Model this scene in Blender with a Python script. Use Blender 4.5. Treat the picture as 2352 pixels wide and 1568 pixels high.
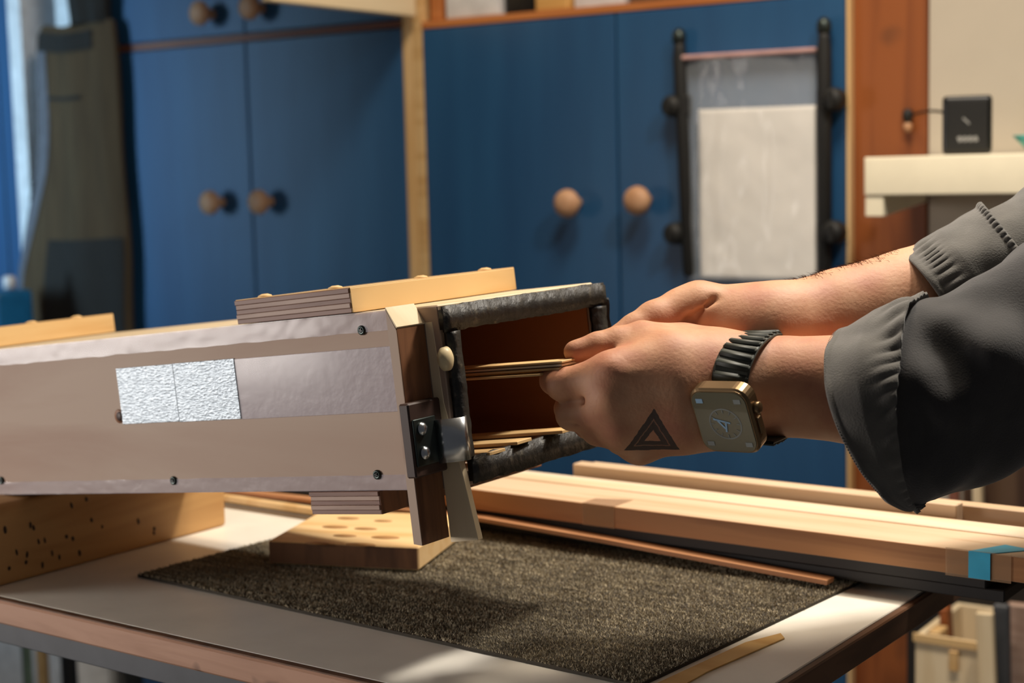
import bpy, bmesh, math, random
import numpy as np
from mathutils import Vector, Matrix, noise
random.seed(7); rng = np.random.default_rng(7)
S = bpy.context.scene
for o in list(bpy.data.objects): bpy.data.objects.remove(o)
COL = S.collection
# ------------------------------------------------------------------ camera
FPX = 3600.0; PITCH = math.atan(401/3600); ROLL = math.radians(1.45); EYE = Vector((0, 0, 1.25))
cF = Vector((0, math.cos(PITCH), -math.sin(PITCH))); cD0 = -Vector((0, math.sin(PITCH), math.cos(PITCH))); cR0 = Vector((1, 0, 0))
cR = cR0*math.cos(ROLL)+cD0*math.sin(ROLL); cD = -cR0*math.sin(ROLL)+cD0*math.cos(ROLL)
cam = bpy.data.cameras.new('camera'); camo = bpy.data.objects.new('camera', cam); COL.objects.link(camo)
camo.matrix_world = Matrix(((cR.x, -cD.x, -cF.x, EYE.x), (cR.y, -cD.y, -cF.y, EYE.y), (cR.z, -cD.z, -cF.z, EYE.z), (0, 0, 0, 1)))
cam.sensor_width = 36; cam.lens = 36*FPX/2352; cam.clip_start = 0.05
cam.dof.use_dof = True; cam.dof.focus_distance = 0.98; cam.dof.aperture_fstop = 6.8
S.camera = camo
# ------------------------------------------------------------------ world, lights, exposure
S.view_settings.view_transform = 'Standard'; S.view_settings.look = 'None'; S.view_settings.gamma = 1
S.view_settings.use_curve_mapping = False; S.view_settings.exposure = 0.0
wd = bpy.data.worlds.new('world'); S.world = wd; wd.use_nodes = True
wd.node_tree.nodes['Background'].inputs[0].default_value = (0.95, 0.95, 1.0, 1); wd.node_tree.nodes['Background'].inputs[1].default_value = 0.07
def area(name, loc, target, size, power, color, sy=None, spread=None):
    l = bpy.data.lights.new(name, 'AREA'); l.energy = power; l.color = color; l.size = size
    if sy: l.shape = 'RECTANGLE'; l.size_y = sy
    if spread: l.spread = spread
    o = bpy.data.objects.new(name, l); COL.objects.link(o); o.location = loc
    o.rotation_euler = (Vector(target)-Vector(loc)).to_track_quat('-Z', 'Y').to_euler(); return o
area('bench_lamp', (0.53, 1.216, 2.0), (0.06, 1.13, 0.95), 0.12, 8.0, (1.0, 0.92, 0.81), spread=math.radians(140))
area('ceiling_lamp', (0.15, 1.35, 2.42), (0.3, 1.9, 0.9), 0.35, 16, (1.0, 0.86, 0.68))
area('window_daylight', (-2.20, 1.75, 1.4), (-0.95, 2.85, 1.30), 0.35, 3.0, (0.50, 0.78, 1.0), sy=0.9, spread=math.radians(44))
area('window_daylight_front', (-2.2, 0.95, 1.18), (-0.35, 0.98, 1.05), 0.7, 2.9, (1.0, 0.92, 0.86), sy=0.7, spread=math.radians(50))

# ------------------------------------------------------------------ frames
def at(x, y, z): return EYE+(cF+cR*((x-1176)/FPX)+cD*((y-784)/FPX))*z
bY, bT, bR = -0.62816955, 0.11011017, 0.004941
BO = Vector((-0.04446345, 0.95287062, 1.16747083)); BW_, BH_ = 0.1748, 0.114
Lh = Vector((math.cos(bY), math.sin(bY), 0)); Wh = Vector((-math.sin(bY), math.cos(bY), 0))
bL = Lh*math.cos(bT)+Vector((0, 0, math.sin(bT))); bU = bL.cross(Wh); bW = Wh*math.cos(bR)+bU*math.sin(bR); bU = bL.cross(bW)
def fr(x, y, z, o): return Matrix(((x.x, y.x, z.x, o.x), (x.y, y.y, z.y, o.y), (x.z, y.z, z.z, o.z), (0, 0, 0, 1)))
MB = fr(bL, bW, bU, BO)                                        # steam box frame
ZZ = Vector((0, 0, 1)); MT = fr(Lh, Wh, ZZ, Vector((BO.x, BO.y, 0)))   # bench frame
wd_ = Vector((0.83090718, -0.55641106, 0)); wn_ = Vector((0.55641106, 0.83090718, 0))
MW = fr(wd_, wn_, ZZ, Vector((0.15407367, 2.20797218, 0)))     # cabinet wall frame: x along wall, y into wall, z up
MI = Matrix.Identity(4)
def place_on(px, py, o):   # wall frame x for pixel at outward offset o
    r = (cF+cR*((px-1176)/FPX)+cD*((py-784)/FPX)); n = wn_; P = MW.translation-wn_*o; k = (P-EYE).dot(n)/r.dot(n); q = MW.inverted() @ (EYE+r*k); return q.x, q.z
TZ = 0.94                                                      # bench top height
# ------------------------------------------------------------------ materials
def hexl(h):
    h = h.lstrip('#'); c = [int(h[i:i+2], 16)/255 for i in (0, 2, 4)]
    return tuple(((v+0.055)/1.055)**2.4 if v > 0.04045 else v/12.92 for v in c)+(1,)
def newmat(name):
    m = bpy.data.materials.new(name); m.use_nodes = True; nt = m.node_tree; return m, nt, nt.nodes['Principled BSDF']
def N(nt, t, **k):
    n = nt.nodes.new(t)
    for a, b in k.items(): setattr(n, a, b)
    return n
def coords(nt, scale=(1, 1, 1), rot=(0, 0, 0)):
    tc = N(nt, 'ShaderNodeTexCoord'); oi = N(nt, 'ShaderNodeObjectInfo'); ad = N(nt, 'ShaderNodeVectorMath', operation='ADD')
    ml = N(nt, 'ShaderNodeMath', operation='MULTIPLY'); ml.inputs[1].default_value = 7.3
    nt.links.new(oi.outputs['Random'], ml.inputs[0])
    mp = N(nt, 'ShaderNodeMapping'); mp.inputs['Scale'].default_value = scale; mp.inputs['Rotation'].default_value = rot
    nt.links.new(tc.outputs['Object'], ad.inputs[0]); nt.links.new(ml.outputs[0], ad.inputs[1]); nt.links.new(ad.outputs[0], mp.inputs[0])
    return mp.outputs[0]
def ramp(nt, fac, stops):
    r = N(nt, 'ShaderNodeValToRGB'); e = r.color_ramp.elements
    e[0].position, e[0].color = stops[0]; e[1].position, e[1].color = stops[-1]
    for p, c in stops[1:-1]: x = e.new(p); x.color = c
    nt.links.new(fac, r.inputs[0]); return r.outputs[0]
def bump(nt, b, fac, strength, dist=0.001):
    bp = N(nt, 'ShaderNodeBump'); bp.inputs['Strength'].default_value = strength; bp.inputs['Distance'].default_value = dist
    nt.links.new(fac, bp.inputs['Height']); nt.links.new(bp.outputs[0], b.inputs['Normal'])
def wood(name, c1, c2, axis=0, scale=60, stretch=14, rough=0.55, bmp=0.25, knots=None):
    m, nt, b = newmat(name); sc = [scale]*3; sc[axis] = scale/stretch
    v = coords(nt, sc); n = N(nt, 'ShaderNodeTexNoise'); n.inputs['Scale'].default_value = 1; n.inputs['Detail'].default_value = 5
    n.inputs['Distortion'].default_value = 0.6; nt.links.new(v, n.inputs['Vector'])
    col = ramp(nt, n.outputs[0], [(0.30, hexl(c2)), (0.55, hexl(c1)), (0.8, hexl(c1))])
    if knots:
        v2 = coords(nt, (knots, knots, knots)); k = N(nt, 'ShaderNodeTexNoise'); k.inputs['Scale'].default_value = 1; k.inputs['Detail'].default_value = 2; nt.links.new(v2, k.inputs['Vector'])
        mx = N(nt, 'ShaderNodeMix', data_type='RGBA'); kr = ramp(nt, k.outputs[0], [(0.66, (0, 0, 0, 1)), (0.74, (1, 1, 1, 1))])
        nt.links.new(kr, mx.inputs[0]); nt.links.new(col, mx.inputs[6]); mx.inputs[7].default_value = hexl('#4a2f1c'); col = mx.outputs[2]
    nt.links.new(col, b.inputs['Base Color']); b.inputs['Roughness'].default_value = rough; bump(nt, b, n.outputs[0], bmp, 0.0006); return m
def plain(name, c, rough=0.5, metal=0.0, var=0.06, scale=40, bmp=0.1, sheen=0, coat=0, dist=0.0005):
    m, nt, b = newmat(name); v = coords(nt, (scale,)*3); n = N(nt, 'ShaderNodeTexNoise'); n.inputs['Scale'].default_value = 1; n.inputs['Detail'].default_value = 4
    nt.links.new(v, n.inputs['Vector']); h = hexl(c)
    lo = tuple(x*(1-var*2) for x in h[:3])+(1,); hi = tuple(min(1, x*(1+var*2)) for x in h[:3])+(1,)
    nt.links.new(ramp(nt, n.outputs[0], [(0.3, lo), (0.7, hi)]), b.inputs['Base Color'])
    b.inputs['Roughness'].default_value = rough; b.inputs['Metallic'].default_value = metal
    b.inputs['Sheen Weight'].default_value = sheen; b.inputs['Coat Weight'].default_value = coat
    if bmp: bump(nt, b, n.outputs[0], bmp, dist)
    return m
def film(name, c, alpha, rough=0.15, wr=0.0, scale=60):
    m, nt, b = newmat(name); b.inputs['Base Color'].default_value = hexl(c); b.inputs['Roughness'].default_value = rough
    b.inputs['Coat Weight'].default_value = 1.0; b.inputs['Coat Roughness'].default_value = 0.12
    v = coords(nt, (scale,)*3); n = N(nt, 'ShaderNodeTexNoise'); n.inputs['Scale'].default_value = 1; n.inputs['Detail'].default_value = 3; nt.links.new(v, n.inputs['Vector'])
    if wr: bump(nt, b, n.outputs[0], wr, 0.002)
    tr = N(nt, 'ShaderNodeBsdfTransparent'); mx = N(nt, 'ShaderNodeMixShader'); mx.inputs[0].default_value = alpha
    nt.links.new(tr.outputs[0], mx.inputs[1]); nt.links.new(b.outputs[0], mx.inputs[2]); nt.links.new(mx.outputs[0], nt.nodes['Material Output'].inputs[0]); return m
def streak(name, c1, c2, scale, rough, metal=0, bmp=0.1):
    m, nt, b = newmat(name); v = coords(nt, scale); n = N(nt, 'ShaderNodeTexNoise'); n.inputs['Scale'].default_value = 1; n.inputs['Detail'].default_value = 3
    nt.links.new(v, n.inputs['Vector']); nt.links.new(ramp(nt, n.outputs[0], [(0.3, hexl(c1)), (0.7, hexl(c2))]), b.inputs['Base Color'])
    b.inputs['Roughness'].default_value = rough; b.inputs['Metallic'].default_value = metal; bump(nt, b, n.outputs[0], bmp, 0.001); return m
M = dict(
 blue=streak('blue_paint', '#224b74', '#285680', (18, 18, 2.2), 0.36, 0, 0.12),
 pine=wood('pine', '#dfba82', '#c99c60', 0, 50), pine_y=wood('pine_across', '#e0bc84', '#cfa266', 1, 50),
 pale=wood('pale_panel', '#e6d3b0', '#d8c096', 1, 20, 10, 0.6), post=wood('post_pine', '#ecca95', '#d6a96c', 2, 40, 18),
 board_z=wood('stained_pine', '#945224', '#733a16', 2, 34, 16, 0.5, 0.2, knots=9), lip=wood('shelf_lip', '#c07840', '#a9622e', 0, 40),
 rail=wood('rail_wood', '#8a5746', '#74442f', 0, 40), knob=wood('knob_beech', '#c79b78', '#b5855f', 2, 60, 6),
 ply=wood('birch_plywood_face', '#b39a86', '#a3836e', 0, 16, 7, 0.62, 0.12), ply_top=wood('ply_top', '#dbc7a6', '#cbb189', 0, 30),
 layer_a=wood('veneer_light', '#b09484', '#97796a', 0, 120, 10), layer_b=wood('veneer_dark', '#8c6a5c', '#735245', 0, 120, 10),
 brownwood=wood('shaded_brown_wood', '#8a5c3c', '#5a3622', 2, 90, 8, 0.5), cream=wood('cream_edge', '#ecd8b4', '#dec59c', 2, 40),
 inside=wood('box_inside', '#a3683e', '#83492a', 0, 40), darkblk=plain('dark_hardwood', '#3a241a', 0.55),
 bench=plain('white_laminate', '#f3eee2', 0.38, 0, 0.02, 30, 0.02), edge=wood('bench_edge_band', '#b58a70', '#976c52', 0, 60, 9, 0.6, 0.4, knots=26),
 edge_dark=wood('bench_edge_end', '#6d4c35', '#4d3323', 1, 60, 9), apron=plain('grey_powdercoat', '#484b50', 0.5),
 beam=wood('old_pine_beam', '#cda066', '#ab7a45', 1, 26, 9, 0.6, 0.2), bamboo=wood('bamboo', '#ecca96', '#deb478', 0, 60, 12), bamboo_shade=wood('bamboo_shaded', '#7c5434', '#5a3a22', 2, 90, 8),
 brand=streak('branded_oval', '#b98a52', '#9a6e3c', (500, 20, 1), 0.6),
 carpet=plain('carpet_backing', '#3c362d', 0.95), larch=wood('larch_rail', '#ddc1a2', '#ccaa86', 0, 70, 16, 0.5), larch_b=wood('larch_dark', '#b07a4a', '#8b5830', 0, 70, 16, 0.5),
 blackwood=plain('black_stained_board', '#1b1512', 0.6), orange_strip=wood('cedar_strip', '#c08a60', '#a86e44', 0, 60),
 foil=streak('aluminium_foil', '#7f888f', '#a3acb3', (330, 330, 900), 0.45, 0.8, 0.55), tape=film('clear_packing_tape', '#c6bdc6', 0.36, 0.35, 0.2, 90),
 ctape=film('clear_tape_thin', '#c9a27c', 0.3, 0.2), btape=plain('blue_tape', '#3fb2d8', 0.4),
 screw=plain('dark_screw', '#39413f', 0.35, 0.8), steel=plain('steel', '#b8bcc0', 0.25, 1.0, 0.03), glue=plain('pale_glue', '#e8d3a6', 0.45),
 wall=plain('painted_wall', '#c2b8a8', 0.85, 0, 0.03, 6, 0.05), floor=plain('grey_floor', '#a8abae', 0.6, 0, 0.05, 3), ceil=plain('white_ceiling', '#d8d2c8', 0.9),
 white=plain('white_paint', '#d5d8dc', 0.5), shelf=plain('cream_paint', '#f2e8cc', 0.55, 0, 0.02, 20, 0.03), black=plain('black_plastic', '#0c0c0d', 0.35), blackrub=plain('black_rubber', '#141413', 0.6),
 paper=plain('white_paper', '#f3ede4', 0.8, 0, 0.03, 14, 0.2), bagf=film('plastic_bag_film', '#e8eff6', 0.18, 0.10, 0.45, 16), zipp=plain('pink_zip', '#c89f9a', 0.4),
 teal=plain('teal_glaze', '#4fa39a', 0.4), grey=plain('grey_print', '#8d8d8b', 0.6), trous=streak('olive_canvas', '#40301b', '#4d3c25', (60, 60, 8), 0.9, 0, 0.3),
 trousg=plain('grey_canvas', '#5f5f66', 0.85, 0, 0.06, 60, 0.3), trousd=plain('dark_canvas', '#1d1b18', 0.9), bluep=plain('blue_plastic', '#1d6aa0', 0.35), greenp=plain('green_paint', '#4b5c50', 0.5),
 strap=plain('watch_strap', '#3c3f38', 0.55, 0, 0.03), wcase=plain('titanium_case', '#7d6649', 0.36, 0.8, 0.03), wglass=plain('watch_glass', '#565342', 0.18, 0, 0.03, 10, 0, coat=0.6),
 wdial=plain('watch_print_blue', '#7d9bb4', 0.4), wdial2=plain('watch_print_grey', '#767a78', 0.4), nail=plain('fingernail', '#d9a58c', 0.3), hair=plain('arm_hair', '#5a3d26', 0.5),
 yellow=wood('yellow_block', '#d9b06c', '#c4944e', 0, 40), brownpan=wood('brown_panel', '#5f4836', '#412c20', 2, 30), thread=plain('stitching', '#a8a8a4', 0.8),
)
def gasket_mat():
    m, nt, b = newmat('black_foam_gasket'); v = coords(nt, (160, 160, 160)); n = N(nt, 'ShaderNodeTexNoise'); n.inputs['Scale'].default_value = 1; n.inputs['Detail'].default_value = 5
    nt.links.new(v, n.inputs['Vector']); nt.links.new(ramp(nt, n.outputs[0], [(0.35, hexl('#141210')), (0.6, hexl('#26231f')), (0.76, hexl('#5e5648'))]), b.inputs['Base Color'])
    b.inputs['Roughness'].default_value = 0.5; bump(nt, b, n.outputs[0], 0.7, 0.002); return m
M['gasket'] = gasket_mat(); M['cream_l'] = wood('cream_larch', '#ecd8be', '#e0c6a0', 0, 60, 16, 0.45)
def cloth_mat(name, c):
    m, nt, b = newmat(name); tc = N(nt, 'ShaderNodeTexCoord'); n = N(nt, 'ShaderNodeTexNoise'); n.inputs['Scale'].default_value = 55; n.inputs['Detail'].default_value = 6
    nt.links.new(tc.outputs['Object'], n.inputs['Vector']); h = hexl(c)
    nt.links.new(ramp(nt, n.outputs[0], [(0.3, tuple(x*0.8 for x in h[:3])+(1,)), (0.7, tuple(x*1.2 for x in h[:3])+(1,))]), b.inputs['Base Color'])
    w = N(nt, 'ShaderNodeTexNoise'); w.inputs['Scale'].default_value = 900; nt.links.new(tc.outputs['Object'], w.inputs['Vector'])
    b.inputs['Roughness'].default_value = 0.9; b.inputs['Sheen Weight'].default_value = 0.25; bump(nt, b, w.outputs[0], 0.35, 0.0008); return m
M['shirt'] = cloth_mat('grey_twill', '#57544f'); M['shirt_shaded'] = cloth_mat('shaded_twill', '#2e2c2c')  # second twill is the shirt cloth with shade darkened into it
def fibre_mat():
    m, nt, b = newmat('carpet_fibre'); tc = N(nt, 'ShaderNodeTexCoord'); mp = N(nt, 'ShaderNodeMapping'); mp.inputs['Scale'].default_value = (25, 260, 1)
    nt.links.new(tc.outputs['Object'], mp.inputs[0]); n = N(nt, 'ShaderNodeTexNoise'); n.inputs['Scale'].default_value = 1; n.inputs['Detail'].default_value = 5; nt.links.new(mp.outputs[0], n.inputs['Vector'])
    nt.links.new(ramp(nt, n.outputs[0], [(0.3, hexl('#837a67')), (0.5, hexl('#a89c84')), (0.72, hexl('#dfd2b4'))]), b.inputs['Base Color']); b.inputs['Roughness'].default_value = 1.0; b.inputs['Specular IOR Level'].default_value = 0.1; return m
M['fibre'] = fibre_mat()
# ------------------------------------------------------------------ builders
def props(o, label=None, cat=None, group=None, kind=None):
    for k, v in (('label', label), ('category', cat), ('group', group), ('kind', kind)):
        if v: o[k] = v
    return o
def thing(name, label, cat, frame=MI, loc=(0, 0, 0), group=None):
    o = bpy.data.objects.new(name, None); o.empty_display_size = 0.02; COL.objects.link(o)
    o.matrix_world = frame @ Matrix.Translation(loc); o['f'] = list(loc); props(o, label, cat, group); return o
def link(name, me, mat, parent=None, frame=MI, loc=(0, 0, 0), rot=None, label=None, cat=None, group=None, kind=None):
    """loc is in frame coordinates; mesh is local to loc."""
    o = bpy.data.objects.new(name, me); COL.objects.link(o)
    if mat and not me.materials: me.materials.append(mat)
    R = rot if rot is not None else MI
    if parent is not None:
        base = Vector(parent['f']) if 'f' in parent else Vector((0, 0, 0))
        o.parent = parent; o.matrix_parent_inverse = MI; o.matrix_basis = Matrix.Translation(Vector(loc)-base) @ R
        o['f'] = list(loc)
    else: o.matrix_world = frame @ Matrix.Translation(loc) @ R; o['f'] = list(loc)
    return props(o, label, cat, group, kind)
def bm_mesh(bm, name='m', smooth=False):
    me = bpy.data.meshes.new(name); bmesh.ops.recalc_face_normals(bm, faces=bm.faces); bm.to_mesh(me); bm.free()
    if smooth: me.polygons.foreach_set('use_smooth', [True]*len(me.polygons))
    return me
def box(name, x0, x1, y0, y1, z0, z1, mat, parent=None, frame=MI, bev=0.0008, seg=1, rot=None, **k):
    bm = bmesh.new(); bmesh.ops.create_cube(bm, size=1); bmesh.ops.scale(bm, vec=(x1-x0, y1-y0, z1-z0), verts=bm.verts)
    if bev: bmesh.ops.bevel(bm, geom=bm.edges[:], offset=min(bev, 0.45*min(x1-x0, y1-y0, z1-z0)), segments=seg, affect='EDGES', profile=0.7)
    return link(name, bm_mesh(bm, name, seg > 1), mat, parent, frame, ((x0+x1)/2, (y0+y1)/2, (z0+z1)/2), rot, **k)
def cbox(name, c, size, mat, parent=None, frame=MI, rot=None, **k):
    return box(name, c[0]-size[0]/2, c[0]+size[0]/2, c[1]-size[1]/2, c[1]+size[1]/2, c[2]-size[2]/2, c[2]+size[2]/2, mat, parent, frame, rot=rot, **k)
def prism_mesh(pts, h, axes='xy', bev=0.0, name='prism'):
    bm = bmesh.new(); f = {'xy': lambda a, b, c: (a, b, c), 'xz': lambda a, b, c: (a, c, b), 'yz': lambda a, b, c: (c, a, b)}[axes]
    a = [bm.verts.new(f(p[0], p[1], 0)) for p in pts]; b = [bm.verts.new(f(p[0], p[1], h)) for p in pts]; n = len(pts)
    bm.faces.new(a); bm.faces.new(b[::-1])
    for i in range(n): bm.faces.new((a[i], b[i], b[(i+1) % n], a[(i+1) % n]))
    bmesh.ops.recalc_face_normals(bm, faces=bm.faces)
    if bev: bmesh.ops.bevel(bm, geom=bm.edges[:], offset=bev, segments=1, affect='EDGES')
    return bm_mesh(bm, name)
def lathe_mesh(prof, n=24, axis='z', name='lathe'):
    bm = bmesh.new(); rings = []
    for r, z in prof:
        ring = []
        for i in range(n):
            t = 2*math.pi*i/n; p = (r*math.cos(t), r*math.sin(t), z)
            if axis == 'y': p = (p[0], p[2], p[1])
            if axis == 'x': p = (p[2], p[0], p[1])
            ring.append(bm.verts.new(p))
        rings.append(ring)
    for a, b in zip(rings, rings[1:]):
        for i in range(n): bm.faces.new((a[i], a[(i+1) % n], b[(i+1) % n], b[i]))
    bm.faces.new(rings[0]); bm.faces.new(rings[-1]); return bm_mesh(bm, name, True)
def tube_mesh(pts, r, n=8, name='tube', flat=None):
    """r: number or list; round tube through pts"""
    bm = bmesh.new(); rings = []; P = [Vector(p) for p in pts]; up = None
    for i, p in enumerate(P):
        t = (P[min(i+1, len(P)-1)]-P[max(i-1, 0)]).normalized()
        if up is None: up = t.orthogonal()
        up = (up-t*up.dot(t)).normalized(); sd = t.cross(up); rr = r[i] if isinstance(r, (list, tuple)) else r
        rings.append([bm.verts.new(p+up*(rr*math.cos(2*math.pi*k/n))+sd*(rr*math.sin(2*math.pi*k/n))) for k in range(n)])
    for a, b in zip(rings, rings[1:]):
        for k in range(n): bm.faces.new((a[k], a[(k+1) % n], b[(k+1) % n], b[k]))
    bm.faces.new(rings[0]); bm.faces.new(rings[-1]); return bm_mesh(bm, name, True)
def pydata(name, v, f, smooth=True):
    me = bpy.data.meshes.new(name); me.from_pydata([tuple(map(float, p)) for p in v], [], f); me.update()
    if smooth: me.polygons.foreach_set('use_smooth', [True]*len(me.polygons))
    return me
def grid_mesh(fn, nu, nv, closed_u=False, name='grid'):
    V = [fn(i/(nu if closed_u else nu-1), j/(nv-1)) for j in range(nv) for i in range(nu)]; F = []
    for j in range(nv-1):
        for i in range(nu if closed_u else nu-1):
            i2 = (i+1) % nu; F.append((j*nu+i, j*nu+i2, (j+1)*nu+i2, (j+1)*nu+i))
    return pydata(name, V, F)
def nz(p, s, a=1.0): return a*noise.noise(Vector(p)*s)
# ------------------------------------------------------------------ setting
box('floor', -3.2, 2.6, -2.0, 0.35, -0.05, 0, M['floor'], frame=MW, bev=0, kind='structure')
box('wall_back', -3.2, 2.6, 0.17, 0.25, 0, 2.6, M['wall'], frame=MW, bev=0, kind='structure')
box('wall_right', 0.445, 2.6, 0.0, 0.06, 0, 2.6, M['wall'], frame=MW, bev=0, kind='structure')
box('ceiling', -3.2, 2.6, -2.0, 0.35, 2.6, 2.65, M['ceil'], frame=MW, bev=0, kind='structure')
box('trim_1', -1.242, -1.207, -0.03, 0.17, 0.0, 2.3, M['white'], frame=MW, kind='structure')
box('trim_2', -1.172, -1.118, 0.02, 0.17, 0.0, 2.3, M['white'], frame=MW, kind='structure')
# ------------------------------------------------------------------ cabinets
knob_me = lathe_mesh([(0.008, 0.0), (0.008, -0.006), (0.0065, -0.012), (0.009, -0.017), (0.0165, -0.021), (0.0200, -0.027), (0.0185, -0.034), (0.012, -0.039), (0.004, -0.0405)], 28, 'y', 'knob')
knob_me.materials.append(M['knob'])
def door(parent, x0, x1, z0, z1, kx, kz, open_=None):
    d = box('door', x0+0.0015, x1-0.0015, -0.018, 0.0, z0, z1, M['blue'], parent, bev=0.0012)
    if kx is not None: link('knob', knob_me, None, d, loc=(kx, -0.018, kz))
    return d
c = thing('cabinet', 'blue double-door cabinet behind the dark trousers, brown rail below its upper doors', 'cabinet', MW, (-0.68, 0.0, 0.0))
box('carcass', -0.995, -0.345, 0.001, 0.168, 0.1, 1.98, M['post'], c, bev=0)
box('side_panel', -0.358, -0.341, -0.018, 0.001, 0.1, 1.98, M['post'], c)
door(c, -0.995, -0.677, 0.16, 1.461, -0.744, 1.204); door(c, -0.677, -0.358, 0.16, 1.461, -0.636, 1.204)
door(c, -0.995, -0.677, 1.475, 1.97, -0.747, 1.510); door(c, -0.677, -0.358, 1.475, 1.97, -0.638, 1.511)
box('rail', -0.993, -0.360, -0.016, 0.001, 1.4635, 1.4725, M['rail'], c); box('plinth', -0.99, -0.36, -0.01, 0.1, 0, 0.15, M['blue'], c)
c = thing('cabinet', 'blue double-door cabinet carrying the plastic bag, open niche above its doors', 'cabinet', MW, (0.01, 0.0, 0.0))
box('side_panel', -0.3395, -0.322, -0.018, 0.168, 0.1, 1.98, M['pine'], c); box('back_panel', -0.322, 0.345, 0.155, 0.168, 0.1, 1.98, M['brownpan'], c, bev=0)
door(c, -0.322, 0.0105, 0.16, 1.4555, -0.056, 1.197); door(c, 0.0105, 0.344, 0.16, 1.4555, 0.056, 1.200)
box('shelf_board', -0.322, 0.344, -0.018, 0.155, 1.457, 1.468, M['lip'], c); box('niche_divider', -0.310, -0.292, -0.010, 0.155, 1.469, 1.98, M['lip'], c)
box('side_panel', 0.3442, 0.3485, -0.018, 0.168, 0.0, 1.98, M['post'], c); box('plinth', -0.32, 0.343, -0.01, 0.1, 0, 0.15, M['blue'], c)
box('door', -0.338, -0.322, -0.345, -0.030, 1.475, 1.97, M['pale'], c, label='pale inner side of a door swung wide open')
box('hinge', -0.335, -0.325, -0.030, -0.018, 1.56, 1.60, M['steel'], c)
box('upright_board', 0.3490, 0.4435, -0.004, 0.05, 0.0, 2.5, M['board_z'], frame=MW, label='tall reddish-brown stained pine board right of the blue cabinet', cat='board')
# niche contents
def nich(name, x0, x1, h, mat, label, cat, d=0.0, extra=None):
    t = thing(name, label, cat, MW, ((x0+x1)/2, 0.06, 1.4685)); box('body', x0, x1, -0.006+d, 0.10, 1.4685, 1.4685+h, mat, t, bev=0.003, seg=2)
    box('lid', x0-0.0005, x1+0.0005, -0.0065+d, 0.1005, 1.4685+h, 1.4685+h+0.006, mat, t, bev=0.001); return t
nich('storage_box', -0.285, -0.190, 0.10, M['white'], 'white box in the niche above the doors, leftmost there', 'box')
nich('tool_case', -0.185, -0.132, 0.07, M['black'], 'black case in the niche between white box and yellow block', 'case', 0.01)
nich('wooden_block', -0.127, -0.075, 0.05, M['yellow'], 'yellow wooden block in the niche beside the black case', 'block', 0.0)
nich('storage_box', -0.070, 0.010, 0.09, M['white'], 'white box in the niche right of the yellow block', 'box', 0.012)
nich('tool_case', 0.016, 0.15, 0.09, M['brownpan'], 'brown case in the niche, rightmost there', 'case', 0.02)
# far-left blue cupboard
c = thing('cabinet', 'blue cupboard at the left edge of the photo beside the white trim', 'cabinet', MW, (-1.5, 0.0, 0.72))
box('carcass', -1.70, -1.245, 0.005, 0.168, 0.72, 2.1, M['blue'], c, bev=0); box('door', -1.70, -1.2445, -0.015, 0.004, 0.72, 2.1, M['blue'], c)
box('door_seam', -1.296, -1.2935, -0.0165, -0.0145, 0.72, 2.1, M['black'], c)
# ------------------------------------------------------------------ hanging bag between rails
t = thing('clear_bag', 'clear plastic bag hanging on the blue door with white sheets inside', 'bag', MW, (0.217, -0.018, 1.09))
def bagf(u, v):
    x = 0.122+u*0.188; z = 1.088+v*0.297+0.004*math.sin(u*3.1)*v; b = 0.008*math.sin(math.pi*min(1, u*1.0))*(1-0.6*v)
    y = -0.034-b+0.0045*nz((x*1.0, z*0.25, 1), 36)+0.001*nz((x, z*.5, 4), 80)
    if u in (0, 1) or v == 0: y = -0.022
    return (x-0.217, y+0.018, z-1.09)
link('film_front', grid_mesh(bagf, 61, 81, name='bag_film'), M['bagf'], t, loc=(0.217, -0.018, 1.09))
link('film_back', grid_mesh(lambda u, v: ((0.122+u*0.188)-0.217, -0.002, v*0.295-0.001), 8, 12, name='bag_back'), M['bagf'], t, loc=(0.217, -0.018, 1.09))
box('zip_strip', 0.122, 0.311, -0.040, -0.019, 1.3845, 1.3905, M['zipp'], t, bev=0.0015, rot=Matrix.Rotation(math.radians(0.3), 4, 'Y'))
def sheetf(off):
    def f(u, v):
        return (0.1425+u*0.165-0.225, off+0.0012*nz((u*2, v*2, 2), 2.0)+0.0008*nz((u*1.5+v*2, v-u, 5), 5), 1.0955+v*0.2235-0.001*u-1.2)
    return f
bmS = bmesh.new()
me = grid_mesh(sheetf(0), 30, 40, name='sheet'); so = link('paper_sheet', me, M['paper'], frame=MW, loc=(0.225, -0.0305, 1.2), label='white sheet stack inside the clear bag on the blue door', cat='paper')
sol = so.modifiers.new('thick', 'SOLIDIFY'); sol.thickness = 0.005; sol.offset = -1
def rail(x, knobs, dirx, label, lean):
    t = thing('clamp_rail', label, 'rail', MW, (x, -0.018, 1.07), group=None)
    R = Matrix.Rotation(lean, 4, 'Y')
    link('bar', lathe_mesh([(0.006, -0.165), (0.0088, -0.160), (0.0092, 0.125), (0.0075, 0.138), (0.0072, 0.150)], 16, 'z', 'bar'), M['blackrub'], t, loc=(x, -0.032, 1.262), rot=R)
    link('tip', lathe_mesh([(0.0085, 0.0), (0.0098, 0.006), (0.0085, 0.014), (0.004, 0.019)], 16, 'z', 'tip'), M['screw'], t, loc=(x+math.sin(lean)*0.15, -0.032, 1.408))
    for z in knobs:
        k = link('clamp_knob', lathe_mesh([(0.012, 0.0), (0.0145, -0.004), (0.0145, -0.020), (0.011, -0.026)], 18, 'y', 'clamp_knob'), M['blackrub'], t, loc=(x+dirx*0.014, -0.022, z))
        cbox('collar', (x+dirx*0.004, -0.030, z), (0.026, 0.018, 0.03), M['blackrub'], t, bev=0.003)
        cbox('grip', (x+dirx*0.016, -0.050, z), (0.005, 0.006, 0.022), M['blackrub'], k, bev=0.001)
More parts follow.
